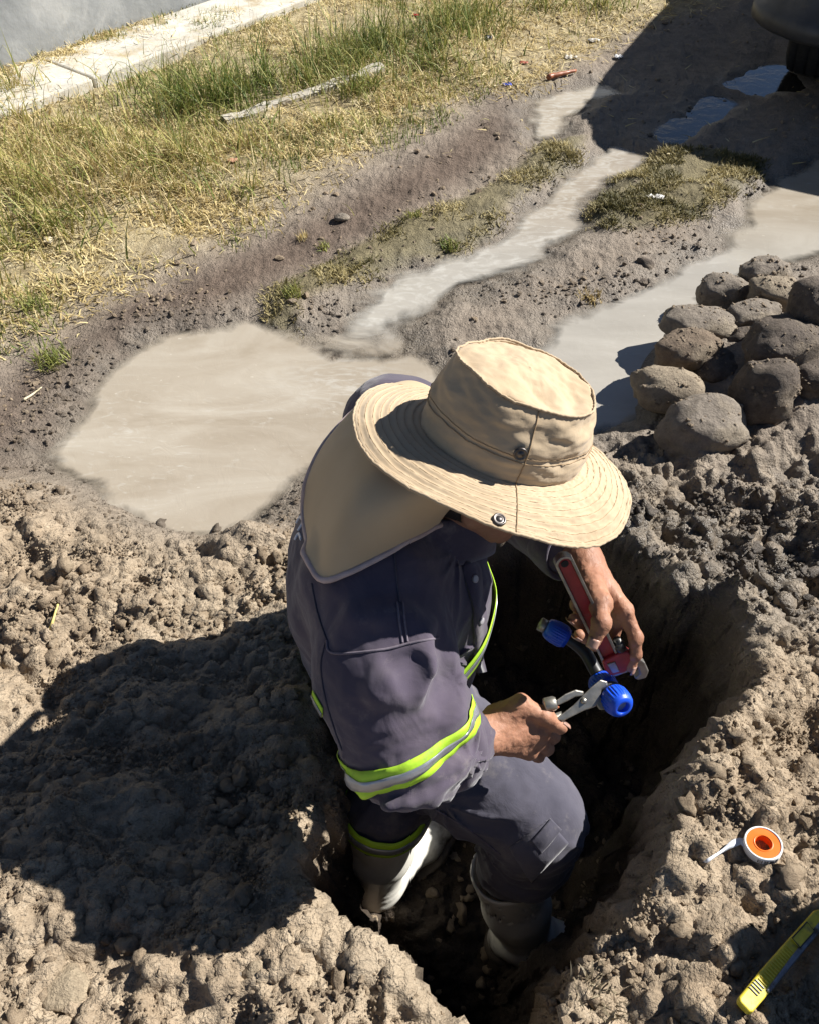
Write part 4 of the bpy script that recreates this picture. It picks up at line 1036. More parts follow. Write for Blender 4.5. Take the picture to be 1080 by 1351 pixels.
def boot(top, ankle, toe_dir, label):
    td = nrm([toe_dir[0], toe_dir[1], 0]); ez = np.array([0, 0, 1.0]); flo = FLOOR_Z+0.012
    ank = ankle.copy(); ank[2] = flo+.085
    heel = np.array([ank[0], ank[1], flo+.045])-td*.035; ball = np.array([ank[0], ank[1], flo+.040])+td*.135; toe = np.array([ank[0], ank[1], flo+.036])+td*.185
    sh = nrm(top-ank)
    def f(p):
        d = sd_cap(p, top+sh*.03, ank*.5+top*.5, .068, .060); d = smin(d, sd_cap(p, ank*.5+top*.5, ank, .060, .050), .03)
        d = smin(d, sd_cap(p, ank, heel, .048, .040), .03); d = smin(d, sd_cap(p, ank-ez*.01, ball, .044, .040), .035)
        d = smin(d, sd_oval(p, ball, toe, .034, .030, np.cross(td, ez), 1.25), .02)
        s = (p-ank)@sh
        d = d-.0035*fbm(np.stack([(p@td)*.5, p[:, 1]*.5, s*2.2], 1), 15, 2, 91)*np.exp(-((s-.03)/.09)**2)
        d = smax(d, flo+.014-p[:, 2], .004)
        d = smax(d, (p-top)@sh-.012, .004)                    # cut flat at the top
        hol = sd_cap(p, top+sh*.06, top-sh*.10, .0635, .056); d = smax(d, -hol, .002)
        return d
    lo = np.minimum(np.minimum(top, toe), heel)-.10; hi = np.maximum(np.maximum(top, toe), heel)+.10
    V, F = nets(f, lo, hi, .0048)
    o = mesh_obj('boot', V, F, BOOT, person); o['label'] = label
    def fs(p):
        d = smin(sd_oval(p, heel, ball, .046, .050, np.cross(td, ez), 1.0), sd_cap(p, ball, toe, .050, .044), .03)
        q2 = p.copy(); q2[:, 2] = heel[2]; d2 = smin(sd_cap(q2, [*heel[:2], heel[2]], [*ball[:2], heel[2]], .043, .050), sd_cap(q2, [*ball[:2], heel[2]], [*toe[:2], heel[2]], .050, .042), .03)
        return smax(smax(d2, flo-.012-p[:, 2], .003), p[:, 2]-(flo+.018), .003)
    V, F = nets(fs, np.minimum(heel, toe)-.09, np.maximum(heel, toe)+.09, .006)
    mesh_obj('sole', V, F, SOLE, o); return o
boot(LBT, LAN, (0.72, 0.69, 0), 'mud stained white rubber boot on the left leg, sunlit')
boot(RBT, RAN, (0.95, -0.10, 0), 'mud stained white rubber boot on the forward leg, in shade')

# ---- body: head, neck, arms, hands, inner limbs
t = NT('skin'); a, b = t.noise(14, 5, 0.6), t.noise(160, 4, 0.6)
col = t.ramp(a, [(0.3, (0.27, 0.125, 0.075)), (0.55, (0.36, 0.18, 0.11)), (0.8, (0.44, 0.245, 0.16))])
col = t.mix(t.ramp(b, [(0.4, 0.0), (0.8, 0.35)]), col, (0.24, 0.10, 0.06))
t.set(col=col, rough=t.ramp(t.noise(60, 3), [(0.3, 0.48), (0.7, 0.68)]), spec=0.35, sss=0.06)
t.b.inputs['Subsurface Radius'].default_value = (0.008, 0.003, 0.0015)
vx = t.n('ShaderNodeTexVoronoi'); vx.feature = 'DISTANCE_TO_EDGE'; vx.inputs['Scale'].default_value = 480; t.link(t.co(), vx.inputs['Vector'])
b0 = t.bump(t.noise(45, 3, 0.6, 1.2), 0.5, 0.0025); b1 = t.bump(t.noise(120, 4, 0.65, 0.6), 0.6, 0.0016, b0); t.bump(vx.outputs['Distance'], 0.3, 0.0008, b1); SKIN = t.m
def H(pts): return [(P(a, b, c), r) for a, b, c, r in pts]
RK = dict(i=(704,944,1.178), m=(711,961,1.184), r=(708,978,1.190), p=(698,991,1.196))
RFING = [H([(704,944,1.178,.0112),(726,955,1.206,.0096),(724,960,1.230,.0086),(704,958,1.236,.0078)]),
         H([(711,961,1.184,.0115),(729,972,1.218,.0098),(722,974,1.240,.0087),(703,968,1.244,.0079)]),
         H([(708,978,1.190,.0110),(721,988,1.222,.0093),(714,987,1.244,.0083),(697,980,1.248,.0076)]),
         H([(698,991,1.196,.0098),(709,998,1.226,.0083),(702,996,1.244,.0074),(688,989,1.248,.0068)])]
RTHUMB = H([(652,944,1.168,.0165),(686,932,1.160,.0145),(717,945,1.162,.0118),(739,960,1.172,.0098)])
LK = dict(i=(823,806,1.165), m=(813,815,1.180), r=(803,812,1.198), p=(793,802,1.212))
LFING = [H([(823,806,1.165,.0112),(838,842,1.160,.0095),(837,864,1.170,.0085),(831,880,1.178,.0076)]),
         H([(813,815,1.180,.0112),(806,848,1.196,.0096),(784,850,1.196,.0086),(764,838,1.176,.0080)]),
         H([(803,812,1.198,.0108),(794,836,1.216,.0094),(772,832,1.212,.0084),(756,816,1.186,.0078)]),
         H([(793,802,1.212,.0096),(780,818,1.228,.0084),(764,808,1.218,.0074),(756,796,1.200,.0068)])]
LTHUMB = H([(776,768,1.186,.0165),(791,796,1.130,.0138),(793,822,1.108,.0115),(783,846,1.112,.0096)])
def hand(p, wr, K, fing, thumb, fo, elb, back):
    d = sd_cap(p, elb*.6+wr*.4, wr, .036, .0265)
    pal = sd_cap(p, wr, P(*K['m']), .0255, .0165)
    for k in 'imrp': pal = smin(pal, sd_cap(p, wr*.8+P(*K[k])*.2, P(*K[k]), .019, .0125), .012)
    pal = smin(pal, sd_cap(p, P(*K['i']), P(*K['p']), .0115, .0105), .008)
    d = smin(d, pal, .016)
    for ch in fing:
        e = chain(p, ch, .004)
        for (a, r) in ch[1:-1]: e = smin(e, np.linalg.norm(p-a.astype(np.float32), axis=1)-r*1.07, .004)     # knuckles
        d = smin(d, e, .0045)
    th = chain(p, thumb, .008); th = smin(th, np.linalg.norm(p-thumb[2][0].astype(np.float32), axis=1)-thumb[2][1]*1.06, .005)
    th = smin(th, sd_cap(p, wr*.75+thumb[1][0]*.25, thumb[1][0], .017, .0135), .012)
    d = smin(d, th, .010)
    # tendons and knuckles on the back
    for k in 'imrp':
        kp = P(*K[k])+back*.0085; w0 = wr*.72+P(*K[k])*.28+back*.0165
        d = smin(d, sd_cap(p, w0, kp, .0024, .0036), .006); d = smin(d, np.linalg.norm(p-(kp-back*.003).astype(np.float32), axis=1)-.0085, .006)
    m = np.abs(d) < .012
    if m.any():
        q = p[m]; d = d.copy(); d[m] = d[m]-.0011*fbm(q, 60, 2, 95)-.0006*fbm(q, 160, 2, 97)
    return d
view_r = -nrm(ray(680, 950)); view_l = nrm(-nrm(ray(800, 790))+np.array([.5, 0, .0]))
RB = nrm(view_r+np.array([0.35, .1, .2])); LB = view_l
f_r = lambda p: hand(p, RWR, RK, RFING, RTHUMB, RFO, RELB, RB)
f_l = lambda p: hand(p, LWR, LK, LFING, LTHUMB, LFO, LELB, LB)
FR = np.array([FACE2, np.cross(HUP, FACE2), HUP]); FR[1] = nrm(FR[1]); FR[0] = nrm(np.cross(FR[1], FR[2]))
FD, FS, FUP = FR
def head_f(p):
    c = HEAD
    d = sd_ell(p, c+FUP*.012-FD*.008, (.094, .076, .098), FR)
    d = smin(d, sd_ell(p, c+FD*.030-FUP*.055, (.060, .056, .060), FR), .03)             # jaw
    d = smin(d, sd_cap(p, c+FD*.072-FUP*.100, c+FD*.062-FUP*.085, .018, .022), .02)       # chin
    d = smin(d, sd_cap(p, c+FD*.090+FUP*.004, c+FD*.106-FUP*.036, .007, .013), .012)      # nose
    for s in (-1, 1):
        d = smin(d, sd_cap(p, c+FD*.084+FS*s*.012+FUP*.020, c+FD*.074+FS*s*.044+FUP*.020, .010, .008), .012)   # brow
        d = smax(d, -(np.linalg.norm(p-(c+FD*.096+FS*s*.030+FUP*.002).astype(np.float32), axis=1)-.014), .010)    # eye socket
        d = smin(d, np.linalg.norm(p-(c+FD*.077+FS*s*.030+FUP*.001).astype(np.float32), axis=1)-.012, .002)       # eyeball
        d = smin(d, sd_ell(p, c+FS*s*.078-FD*.004-FUP*.012, (.018, .008, .030), FR), .006)                         # ear
    d = smin(d, sd_cap(p, c+FD*.084-FS*.020-FUP*.064, c+FD*.084+FS*.020-FUP*.064, .008, .008), .008)              # lips
    d = smax(d, -(sd_cap(p, c+FD*.099-FS*.022-FUP*.0645, c+FD*.099+FS*.022-FUP*.0645, .0035, .0035)), .004)
    d = smin(d, sd_cap(p, NECK-np.array([0, 0, .05]), c-FD*.020-FUP*.05, .056, .052), .025)
    return d
def body_f(p):
    d = head_f(p)
    d = smin(d, sd_oval(p, (.0, .80, .14), (-.035, .765, .48), .078, .085, (0, 1, 0), 1.25), .04)
    for a, b, ra, rb in ((RSH, RELB, .048, .038), (RELB, RWR, .040, .028), (LSH, LELB, .048, .038), (LELB, LWR, .040, .028),
                         (RHJ, RKN, .070, .052), (RKN, RBT, .050, .046), (LHJ, LKN, .070, .052), (LKN, LBT, .050, .046)):
        d = smin(d, sd_cap(p, a, b, ra, rb), .02)
    return d
V1, F1 = nets(f_r, np.minimum(RELB, RWR)-[.05, .05, .14], RWR+np.array([.17, .13, .13]), .0021)
V2, F2 = nets(f_l, [LWR[0]-.13, LWR[1]-.18, LWR[2]-.16], [LWR[0]+.12, LELB[1]+.02, LWR[2]+.10], .0021)
V3, F3 = nets(body_f, (-.24, .36, -.22), (.42, 1.10, .80), .0075)
Vb = np.concatenate([V1, V2, V3]); Fb = np.concatenate([F1, F2+len(V1), F3+len(V1)+len(V2)])
BODY = mesh_obj('body', Vb, Fb, SKIN, person)
NAIL = simple_mat('nail', (0.42, 0.25, 0.19), 0.3, 0, 0.1, 90, 0.1, 0.0003, (0.09, 0.06, 0.045), 0.56)
def nail(ch, up, s=1.0):
    tip, r = ch[-1]; ax = nrm(tip-ch[-2][0]); up = nrm(up-ax*np.dot(up, ax)); sd_ = np.cross(ax, up); V = []; F = []
    for i in range(6):
        for k in range(7):
            a = (k-3)/3*0.85; l = (i/5-.45)*.013*s
            rr = r*1.015+.0006
            V.append(tip+ax*(l+.0015)+ (math.cos(a)*up+math.sin(a)*sd_)*rr*(1 if i < 5 else .97))
    for i in range(5):
        for k in range(6): F.append((i*7+k, i*7+k+1, (i+1)*7+k+1, (i+1)*7+k))
    solid(mesh_obj('nail', V, F, NAIL, BODY), .0007)
nail(RTHUMB, nrm(np.array([0.1, .5, .6])), 1.1); nail(LTHUMB, nrm(-ray(783, 846)), 1.1)
nail(LFING[0], nrm(np.array([.7, -.2, .7])))
nail(LFING[1], nrm(np.array([-.8, -.3, .5]))); nail(LFING[2], nrm(np.array([-.8, -.3, .5])))
# dark hair below the hat
HAIR = simple_mat('black_hair', (0.018, 0.014, 0.012), 0.55, 0, 0.3, 300, 0.8, 0.003)
def hair_f(p):
    d = sd_ell(p, HEAD+FUP*.014-FD*.012, (.098, .081, .100), FR)
    d = smax(d, (p-HEAD)@FD-.035-0.25*((p-HEAD)@FUP), .01); d = smax(d, -((p-HEAD)@FUP)-.055, .008)
    return d-.0012*pnoise(p*np.array([1, 1, .3], np.float32), 220, 3)
V, F = nets(hair_f, HEAD-.13, HEAD+.13, .006); mesh_obj('hair', V, F, HAIR, person)

# ---- hat
t = NT('khaki_cotton'); a, b = t.noise(6, 5, 0.6), t.noise(34, 6, 0.65)
col = t.ramp(a, [(0.3, (0.40, 0.30, 0.19)), (0.7, (0.49, 0.385, 0.26))])
col = t.mix(t.ramp(b, [(0.5, 0.0), (0.8, 0.4)]), col, (0.36, 0.26, 0.155))
stn = t.ramp(t.noise(16, 3, 0.5, 1.5), [(0.72, 0.0), (0.80, 0.5)]); col = t.mix(stn, col, (0.20, 0.15, 0.10))
t.set(col=col, rough=0.92, spec=0.2, sheen=0.15)
b1 = t.bump(t.noise(30, 5, 0.6, 0.6), 0.35, 0.004); t.bump(t.noise(1100, 2), 0.2, 0.0005, b1); KHAKI = t.m
THREAD = simple_mat('hat_thread', (0.30, 0.21, 0.12), 0.9, 0, 0.2, 200, 0.1, 0.0003)
PIPE = simple_mat('flap_piping', (0.46, 0.36, 0.34), 0.8, 0, 0.15, 60, 0.2, 0.0006)
HR = np.array([nrm(FACE-HAXIS*np.dot(FACE, HAXIS)), np.zeros(3), HAXIS]); HR[1] = np.cross(HR[2], HR[0])
hat = empty('hat', HATC, None, None); hat.parent = person; hat.location = Vector(HATC)-person.location
hat['label'] = 'khaki sun hat with wide stitched brim and neck flap'
def hp(x, y, z): return HATC+np.stack(np.broadcast_arrays(x, y, z), -1)@HR
AX, AY, BR, HT = .107, .096, .077, .094
def hn(th, z, s, seed):
    th, z, s = np.broadcast_arrays(np.asarray(th, float), np.asarray(z, float), np.asarray(s, float)); sh = th.shape
    return pnoise(np.stack([np.cos(th)*s, np.sin(th)*s, z*12], -1).reshape(-1, 3), 1.0, seed).reshape(sh)
def crown_pt(th, u):
    th, u = np.broadcast_arrays(np.asarray(th, float), np.asarray(u, float))
    sc = 1-.19*np.clip(u, 0, 1)**0.9; bulge = .007*np.sin(math.pi*u)
    n1 = .006*hn(th, u*.35, 1.6, 5)*(0.3+u)+.0022*hn(th, u*.8, 4.5, 6)+.0008*hn(th, u*2.4, 11, 7)
    k = np.where((u > .33) & (u < .39), .991, 1.0)
    x = (AX*sc+bulge+n1)*np.cos(th)*k; y = (AY*sc+bulge+n1)*np.sin(th)*k
    return hp(x, y, HT*u*(1+.05*np.cos(th-2.6))+.004*hn(th, 1, 2, 8)*u)
def gridmesh(name, fn, us, n, mat, parent, flip=False):
    th = 2*math.pi*np.arange(n)/n; V = fn(th[None, :], np.asarray(us)[:, None]).reshape(-1, 3); F = []
    for i in range(len(us)-1):
        for k in range(n):
            q = (i*n+k, i*n+(k+1) % n, (i+1)*n+(k+1) % n, (i+1)*n+k); F.append(q[::-1] if flip else q)
    return mesh_obj(name, V, np.array(F), mat, parent)
HC = gridmesh('crown', crown_pt, np.linspace(-.06, 1, 44), 160, KHAKI, hat); solid(HC, .002, -1)
def top_pt(th, s):
    th, s = np.broadcast_arrays(th, s); e = crown_pt(th, np.ones_like(th)); c0 = hp(0., 0., HT); q = c0+(e-c0)*s[..., None]
    X, Y = s*np.cos(th), s*np.sin(th)
    dent = -.012*np.exp(-(((X-.25)/.28)**2+((Y+.55)/.25)**2))-.009*np.exp(-(((X-.65)/.18)**2+((Y+.25)/.4)**2))
    return q+HAXIS*(.009*(1-s**2)+dent+.006*hn(th, s*.2, 1.3*s, 12)+.0025*hn(th, s*.5, 5*s, 13)+.001*hn(th, s*.9, 14*s, 14))[..., None]
solid(gridmesh('crown_top', top_pt, np.linspace(1, .001, 26), 160, KHAKI, hat), .002, -1)
def ring_tube(name, fn, r, mat, parent, wob=0.0006, n=220):
    q = fn(2*math.pi*np.arange(n+1)/n); q = q+RNG.normal(0, wob, q.shape); q[-1] = q[0]
    return MB().tube(q, r, 6, False).build(name, mat, parent, True)
def nr(v): return v/np.linalg.norm(v, axis=-1, keepdims=True)
ring_tube('crown_seam', lambda th: crown_pt(th, 1.0)+HAXIS*.001+nr(crown_pt(th, .99)-hp(0., 0., HT*.99))*.0008, .0016, KHAKI, HC, .0003)
for uu in (.325, .395): ring_tube('band_stitch', lambda th: crown_pt(th, uu)+nr(crown_pt(th, uu)-hp(0., 0., HT*uu))*.0003, .00045, THREAD, HC, .0002)
def brim_pt(th, s):
    th, s = np.broadcast_arrays(np.asarray(th, float), np.asarray(s, float))
    rr = BR*s*(1+.05*np.cos(th*2+.6)+.03*np.sin(th*3)); dx, dy = np.cos(th), np.sin(th)
    nearside = np.exp(-(np.arctan2(np.sin(th+1.35), np.cos(th+1.35))/.75)**2); rr = rr*(1-.14*nearside)
    drop = -.010*s-.022*s*s*(1.0+.35*np.cos(th-0.3))+.012*s*s*nearside+.008*s*s*np.sin(2*th+1.0)+.007*s*s*np.sin(3*th+.4)
    dth = np.arctan2(np.sin(th+.45), np.cos(th+.45)); wr = 0.18+0.82*np.exp(-(dth/.85)**2)
    rip = .00050*np.sin(s*2*math.pi*8.5)+.0042*hn(th, s*.6, 6, 22)*s*wr+.0022*hn(th, s*2.2, 18, 23)*wr+.0007*hn(th, s*4, 34, 24)*wr
    return hp(AX*dx+dx*rr, AY*dy+dy*rr, drop+rip+.003*hn(th, s*.3, 2.5, 21)*s)
HB = gridmesh('brim', brim_pt, np.linspace(-.03, 1, 60), 300, KHAKI, hat, True); solid(HB, .003, -1)
ring_tube('brim_edge', lambda th: brim_pt(th, 1.0)-HAXIS*.0012, .0022, KHAKI, HB, .0003, 300)
for s_ in (.12, .24, .36, .48, .60, .72, .84, .94): ring_tube('brim_stitch', lambda th: brim_pt(th, s_)-HAXIS*.0001, .0004, THREAD, HB, .00015, 300)
def pix(q):
    r = np.asarray(q)-CO; d = r@CF; return 540+FPX*(r@CR)/d, 675.5-FPX*(r@CU)/d
ths = np.linspace(0, 6.28, 400); qx, qy = pix(crown_pt(ths, .35)); TH = ths[np.argmin(np.hypot(qx-692, qy-606)+1e3*((crown_pt(ths, .35)-HATC)@CF > 0))]
us = np.linspace(0, 1, 20); ss = np.linspace(.03, 1, 30)
MB().tube(crown_pt(TH, us)+nr(crown_pt(TH, us)-HATC)*.0005, .0008, 6).build('side_seam', THREAD, HC, True)
MB().tube(brim_pt(TH-.02*ss, ss)+HAXIS*.0004, .0008, 6).build('side_seam', THREAD, HB, True)
SNAP = simple_mat('gunmetal_snap', (0.10, 0.09, 0.085), 0.35, 0.9, 0.2, 80, 0.1, 0.0003)
def snap(q, ax, parent):
    MB().lathe([(.0082, 0), (.0082, .0022), (.0066, .0034), (.0058, .0024), (.0040, .0024), (.0032, .0036), (0, .0038)], q, ax, 24).build('snap_button', SNAP, parent, True)
q = crown_pt(TH-.09, .46); nq = nrm(q-hp(0., 0., HT*.36)); snap(q+nq*.0004, nq, HC)
snap(brim_pt(TH-.15, .88)+HAXIS*.0005, nrm(HAXIS*.9+nq*.35), HB)
# neck flap: cloth sheet from under the back of the brim over collar and shoulders
NU, NV = 46, 40
top = brim_pt(np.linspace(math.pi-1.05, math.pi+1.62, NU), .30)-HAXIS*.012
bot_px = spline([(508,520),(470,540),(428,585),(404,630),(400,660),(404,700),(414,740),(427,766),(460,756),(505,733),(545,712),(578,692)], NU)
jf0 = jf
bot = view_hit(jf0, bot_px); g_ = grad(jf0, bot); g_ /= np.linalg.norm(g_, axis=1)[:, None]; bot = bot+g_*.008
for i in range(NU):                                        # past the shoulder's edge the cloth hangs at the shoulder's distance
    if np.linalg.norm(bot[i]-CO) > 1.45: bot[i] = P(*bot_px[i], 1.16)
dpt = (bot-CO)@CF
for _ in range(10): dpt[1:-1] = (dpt[:-2]+2*dpt[1:-1]+dpt[2:])/4
bot = np.array([P(*bot_px[i], dpt[i]) for i in range(NU)])
V = []
for j in range(NV):
    v = j/(NV-1); row = top*(1-v)+bot*v
    row = row+np.array([-.25, 0, .95])*(.030*math.sin(math.pi*v))
    row = row+np.array([-.3, -.3, .9])*((.006*np.sin(np.linspace(0, 11, NU)+v*2.0)+.003*np.sin(np.linspace(0, 25, NU)-v*3))*v**.7*(1-.5*v))[:, None]
    V.append(row)
V = np.array(V).reshape(-1, 3)
for _ in range(6):
    d = jf0(V.astype(np.float32)); gg = grad(jf0, V); gg /= np.linalg.norm(gg, axis=1)[:, None]+1e-9
    V = V+gg*np.clip(.006-d, 0, .02)[:, None]
F = [(j*NU+i, j*NU+i+1, (j+1)*NU+i+1, (j+1)*NU+i) for j in range(NV-1) for i in range(NU-1)]
t = NT('flap_cotton'); col = t.ramp(t.noise(5, 4), [(0.3, (0.44, 0.335, 0.21)), (0.7, (0.53, 0.415, 0.27))]); t.set(col=col, rough=0.85, spec=0.25, sheen=0.1)
b1 = t.bump(t.noise(10, 3, 0.5), 0.25, 0.006); t.bump(t.noise(1100, 2), 0.15, 0.0004, b1)
FL = mesh_obj('neck_flap', V, F, t.m, hat); solid(FL, .0018); subsurf(FL, 1)
MB().tube(V[(NV-1)*NU:], .0042, 8).build('piping', PIPE, FL, True)
# =================================================================== TOOLS
def cr3(x, y): return 600+x/3.857, 720+y/3.857          # a crop of the photograph around the hands
# ---- pipe wrench in the far hand
WE, WH = P(741, 737, 1.085), P(806, 872, 1.178)
wx = nrm(WH-WE); wz = -nrm(ray(780, 810)); wz = nrm(wz-wx*np.dot(wz, wx)); wy = np.cross(wz, wx)       # along, facing camera, across
WL = np.linalg.norm(WH-WE)
RED = simple_mat('red_enamel', (0.34, 0.022, 0.025), 0.45, 0, 0.25, 60, 0.25, 0.0012, (0.13, 0.10, 0.085), 0.55)
STEEL = simple_mat('worn_steel', (0.30, 0.285, 0.26), 0.42, 0.75, 0.25, 60, 0.25, 0.001, (0.10, 0.075, 0.055), 0.58)
BLK = simple_mat('black_steel', (0.05, 0.048, 0.045), 0.4, 0.6, 0.3, 90, 0.3, 0.001, (0.16, 0.13, 0.10), 0.6)
wr = empty('pipe_wrench', (WE+WH)/2, 'red adjustable pipe wrench gripped by the far hand', 'wrench')
def wl(x, y, z=0): return WE+wx*x+wy*y+wz*z
def outline(pts): return [wl(a, b) for a, b in pts]
def stadium(x0, x1, r, n=8):
    q = [(x0-r*math.sin(a), r*math.cos(a)) for a in np.linspace(0, math.pi, n)]; q += [(x1, -r*1.05), (x1, r*1.05)]; return q
h1 = MB().prism(outline(stadium(.008, WL-.01, .0088)), .006, wz).build('handle', RED, wr); bevel(h1, .001)
rim = [wl(a, b, .0) for a, b in stadium(.006, WL*0.97, .0105, 12)]; rim = [rim[-1]]+rim[:-1] 
rr_ = np.array(rim[0:1]+rim[1:])
rimpath = [wl(WL*.97, .0105)]+[wl(a, b) for a, b in [(.006-.0105*math.sin(t_), .0105*math.cos(t_)) for t_ in np.linspace(0, math.pi, 14)]]+[wl(WL*.97, -.0105)]
V = []; F = []
for q in np.array(rimpath):
    c0 = wl(np.clip((q-WE)@wx, .006, WL), 0); out = nrm(q-c0)
    for a, b in ((-.0016, -.007), (.0022, -.007), (.0022, .007), (-.0016, .007)): V.append(q+out*a+wz*b)
for i in range(len(rimpath)-1):
    for k in range(4): F.append((i*4+k, i*4+(k+1) % 4, (i+1)*4+(k+1) % 4, (i+1)*4+k))
F += [(0, 1, 2, 3), tuple(len(V)-4+k for k in (3, 2, 1, 0))]
bevel(mesh_obj('handle_rim', V, F, STEEL, h1, False), .0006)
MB().lathe([(.0052, 0), (.0052, .0012), (0, .0012)], wl(.007, 0, .003), wz, 16).build('hanging_hole', simple_mat('dark_hole', (0.012, 0.011, 0.01), 0.8), h1)
hd = [(WL-.014, -.012), (WL+.004, -.014), (WL+.018, -.010), (WL+.022, .010), (WL+.016, .026), (WL+.002, .031), (WL-.012, .026), (WL-.016, .014)]
b_ = bevel(MB().prism(outline(hd), .020, wz).build('housing', RED, wr), .003, 3)
bevel(MB().prism([wl(a, b, .0105) for a, b in [(WL-.008, -.008), (WL+.012, -.006), (WL+.014, .004), (WL-.006, .004)]], .003, wz).build('worn_plate', STEEL, b_), .001)
MB().lathe([(.0085, -.007), (.0095, -.005), (.0095, .005), (.0085, .007)], wl(WL-.020, .018), wx, 24, wob=lambda a, h: 1+.05*math.sin(a*12)).build('adjusting_nut', BLK, wr, True)
MB().tube([wl(WL-.034, .020), wl(WL+.01, .019)], .0055, 12).build('jaw_shank', BLK, wr, True)
hook = [(.024, WL+.006), (.035, WL+.006), (.042, WL+.024), (.042, WL+.042), (.034, WL+.052), (.022, WL+.050), (.019, WL+.044), (.029, WL+.040), (.030, WL+.028)]
bevel(MB().prism([wl(b, a) for a, b in hook], .012, wz).build('hook_jaw', STEEL, wr), .002, 2)
heel = [(-.010, WL+.016), (.018, WL+.020), (.016, WL+.028), (-.008, WL+.026)]
hj = bevel(MB().prism([wl(b, a) for a, b in heel], .011, wz).build('heel_jaw', STEEL, wr), .0015)

# ---- locking pliers in the near hand
pz = -nrm(ray(740, 930)); plr = empty('pliers', P(745, 930, 1.205), 'grey steel locking pliers held by the near hand', 'pliers')
def pd(px_, py_): return 1.168+(px_-745)*.00022      # distance along the tool
def plp(pts): return [P(*cr3(a, b), pd(*cr3(a, b))) for a, b in pts]
GS = simple_mat('satin_steel', (0.34, 0.32, 0.28), 0.38, 0.8, 0.22, 70, 0.25, 0.001, (0.15, 0.12, 0.09), 0.60)
bevel(MB().prism(plp([(505,885),(600,812),(640,770),(690,722),(738,682),(772,690),(776,712),(742,735),(738,780),(712,822),(660,838),(548,893)]), .012, pz).build('lower_jaw', GS, plr), .002, 2)
bevel(MB().prism(plp([(512,788),(560,755),(612,733),(655,742),(650,765),(610,770),(570,792),(520,815)]), .013, pz).build('upper_arm', GS, plr), .002, 2)
bevel(MB().prism(plp([(700,790),(745,770),(768,800),(770,835),(735,838)]), .011, pz).build('upper_jaw', simple_mat('brassy_steel', (0.33, 0.28, 0.20), 0.45, 0.7), plr), .002, 2)
MB().lathe([(0, .0), (.0045, .0), (.0045, .0028), (0, .0034)], P(*cr3(652, 790), pd(*cr3(652, 790)))+pz*.006, pz, 16).build('rivet', STEEL, plr, True)
kx = nrm(P(*cr3(520, 795), 1.20)-P(*cr3(440, 812), 1.20))
MB().lathe([(.0085, -.009), (.0100, -.007), (.0100, .006), (.0080, .009)], P(*cr3(482, 806), 1.160), kx, 20, wob=lambda a, h: 1+.05*math.sin(a*9)).build('adjusting_screw', GS, plr, True)
bevel(MB().prism(plp([(455,852),(520,815),(532,822),(470,868)]), .012, pz).build('release_handle', simple_mat('orange_rust', (0.40, 0.12, 0.05), 0.6, 0.1), plr), .001)
q0, q1 = P(*cr3(548, 872), 1.172), P(676, 972, 1.198)
MB().tube([q0, q0*.6+q1*.4+np.array([0, 0, .002]), q1], [.0085, .0092, .008], 12).build('handle', GS, plr, True)

# ---- blue compression fittings and black hose
BLUE = simple_mat('blue_plastic', (0.008, 0.075, 0.62), 0.36, 0, 0.12, 40, 0.12, 0.0006, (0.10, 0.11, 0.16), 0.70)
HOSE = simple_mat('black_hose', (0.018, 0.018, 0.02), 0.45, 0, 0.3, 50, 0.2, 0.0006, (0.09, 0.08, 0.07), 0.64)
RING = simple_mat('dark_rubber', (0.02, 0.02, 0.02), 0.5)
CLEAN = simple_mat('pale_bore', (0.20, 0.23, 0.30), 0.5)
fit = empty('pipe_fitting', P(792, 897, 1.20), 'blue plastic compression couplings joined by a short black hose', 'pipe fitting')
def nut(name, o, ax, r, L, parent, ribs=26, bore=True):
    pr = [(r*.60, 0), (r*.86, .0), (r*.95, L*.06), (r, L*.2), (r*1.0, L*.55), (r*.93, L*.80), (r*.78, L*.95), (r*.62, L), (r*.45, L), (r*.42, L*.75)]
    def wob(a, h): return 1+(.030*np.sign(math.sin(a*ribs)) if L*.10 < h < L*.72 else 0)
    ob = MB().lathe(pr, o, ax, ribs*4, wob=wob).build(name, BLUE, parent, False)
    ob.data.polygons.foreach_set('use_smooth', np.full(len(ob.data.polygons), True))
    bevel(ob, .0006, 2, 30)
    if bore: MB().lathe([(r*.43, 0), (r*.43, .0006), (0, .0006)], o+ax*L*.76, ax, 24).build('bore', CLEAN, ob, False)
    return ob
lat = CR*.66-CU*.75; ax1 = nrm(.66*lat+.75*(-nrm(ray(812, 925))))
nB = nut('coupling_nut', P(806, 917, 1.185), ax1, .0208, .032, fit)
nA = nut('coupling_nut', P(806, 917, 1.185)-ax1*.010, -ax1, .0200, .030, fit, bore=False)
MB().lathe([(.0150, -.016), (.0150, .004)], P(806, 917, 1.185), ax1, 30).build('coupling_body', BLUE, fit, True)
MB().lathe([(.0185, -.0022), (.0192, 0), (.0185, .0022)], P(806, 917, 1.185)-ax1*.005, ax1, 30).build('sealing_ring', RING, fit, True)
hs = spline([P(742, 839, 1.228), P(757, 848, 1.226), P(772, 862, 1.222), P(781, 878, 1.216), P(787, 889, 1.210)], 26)
MB().tube(hs, .0098, 14).build('hose', HOSE, fit, True)
ax2 = nrm(hs[3]-hs[0]); 
nC = nut('coupling_nut', P(746, 842, 1.227), -ax2, .0175, .034, fit, bore=False)
MB().lathe([(.0145, 0), (.0145, .004), (.0165, .005)], P(748, 843, 1.227), -ax2, 30).build('nut_collar', BLUE, nC, True)
MB().lathe([(.0105, 0), (.0105, .010), (.0085, .011), (.0085, .004)], P(746, 842, 1.227)-ax2*.034, -ax2, 20).build('pipe_end', STEEL, fit, True)

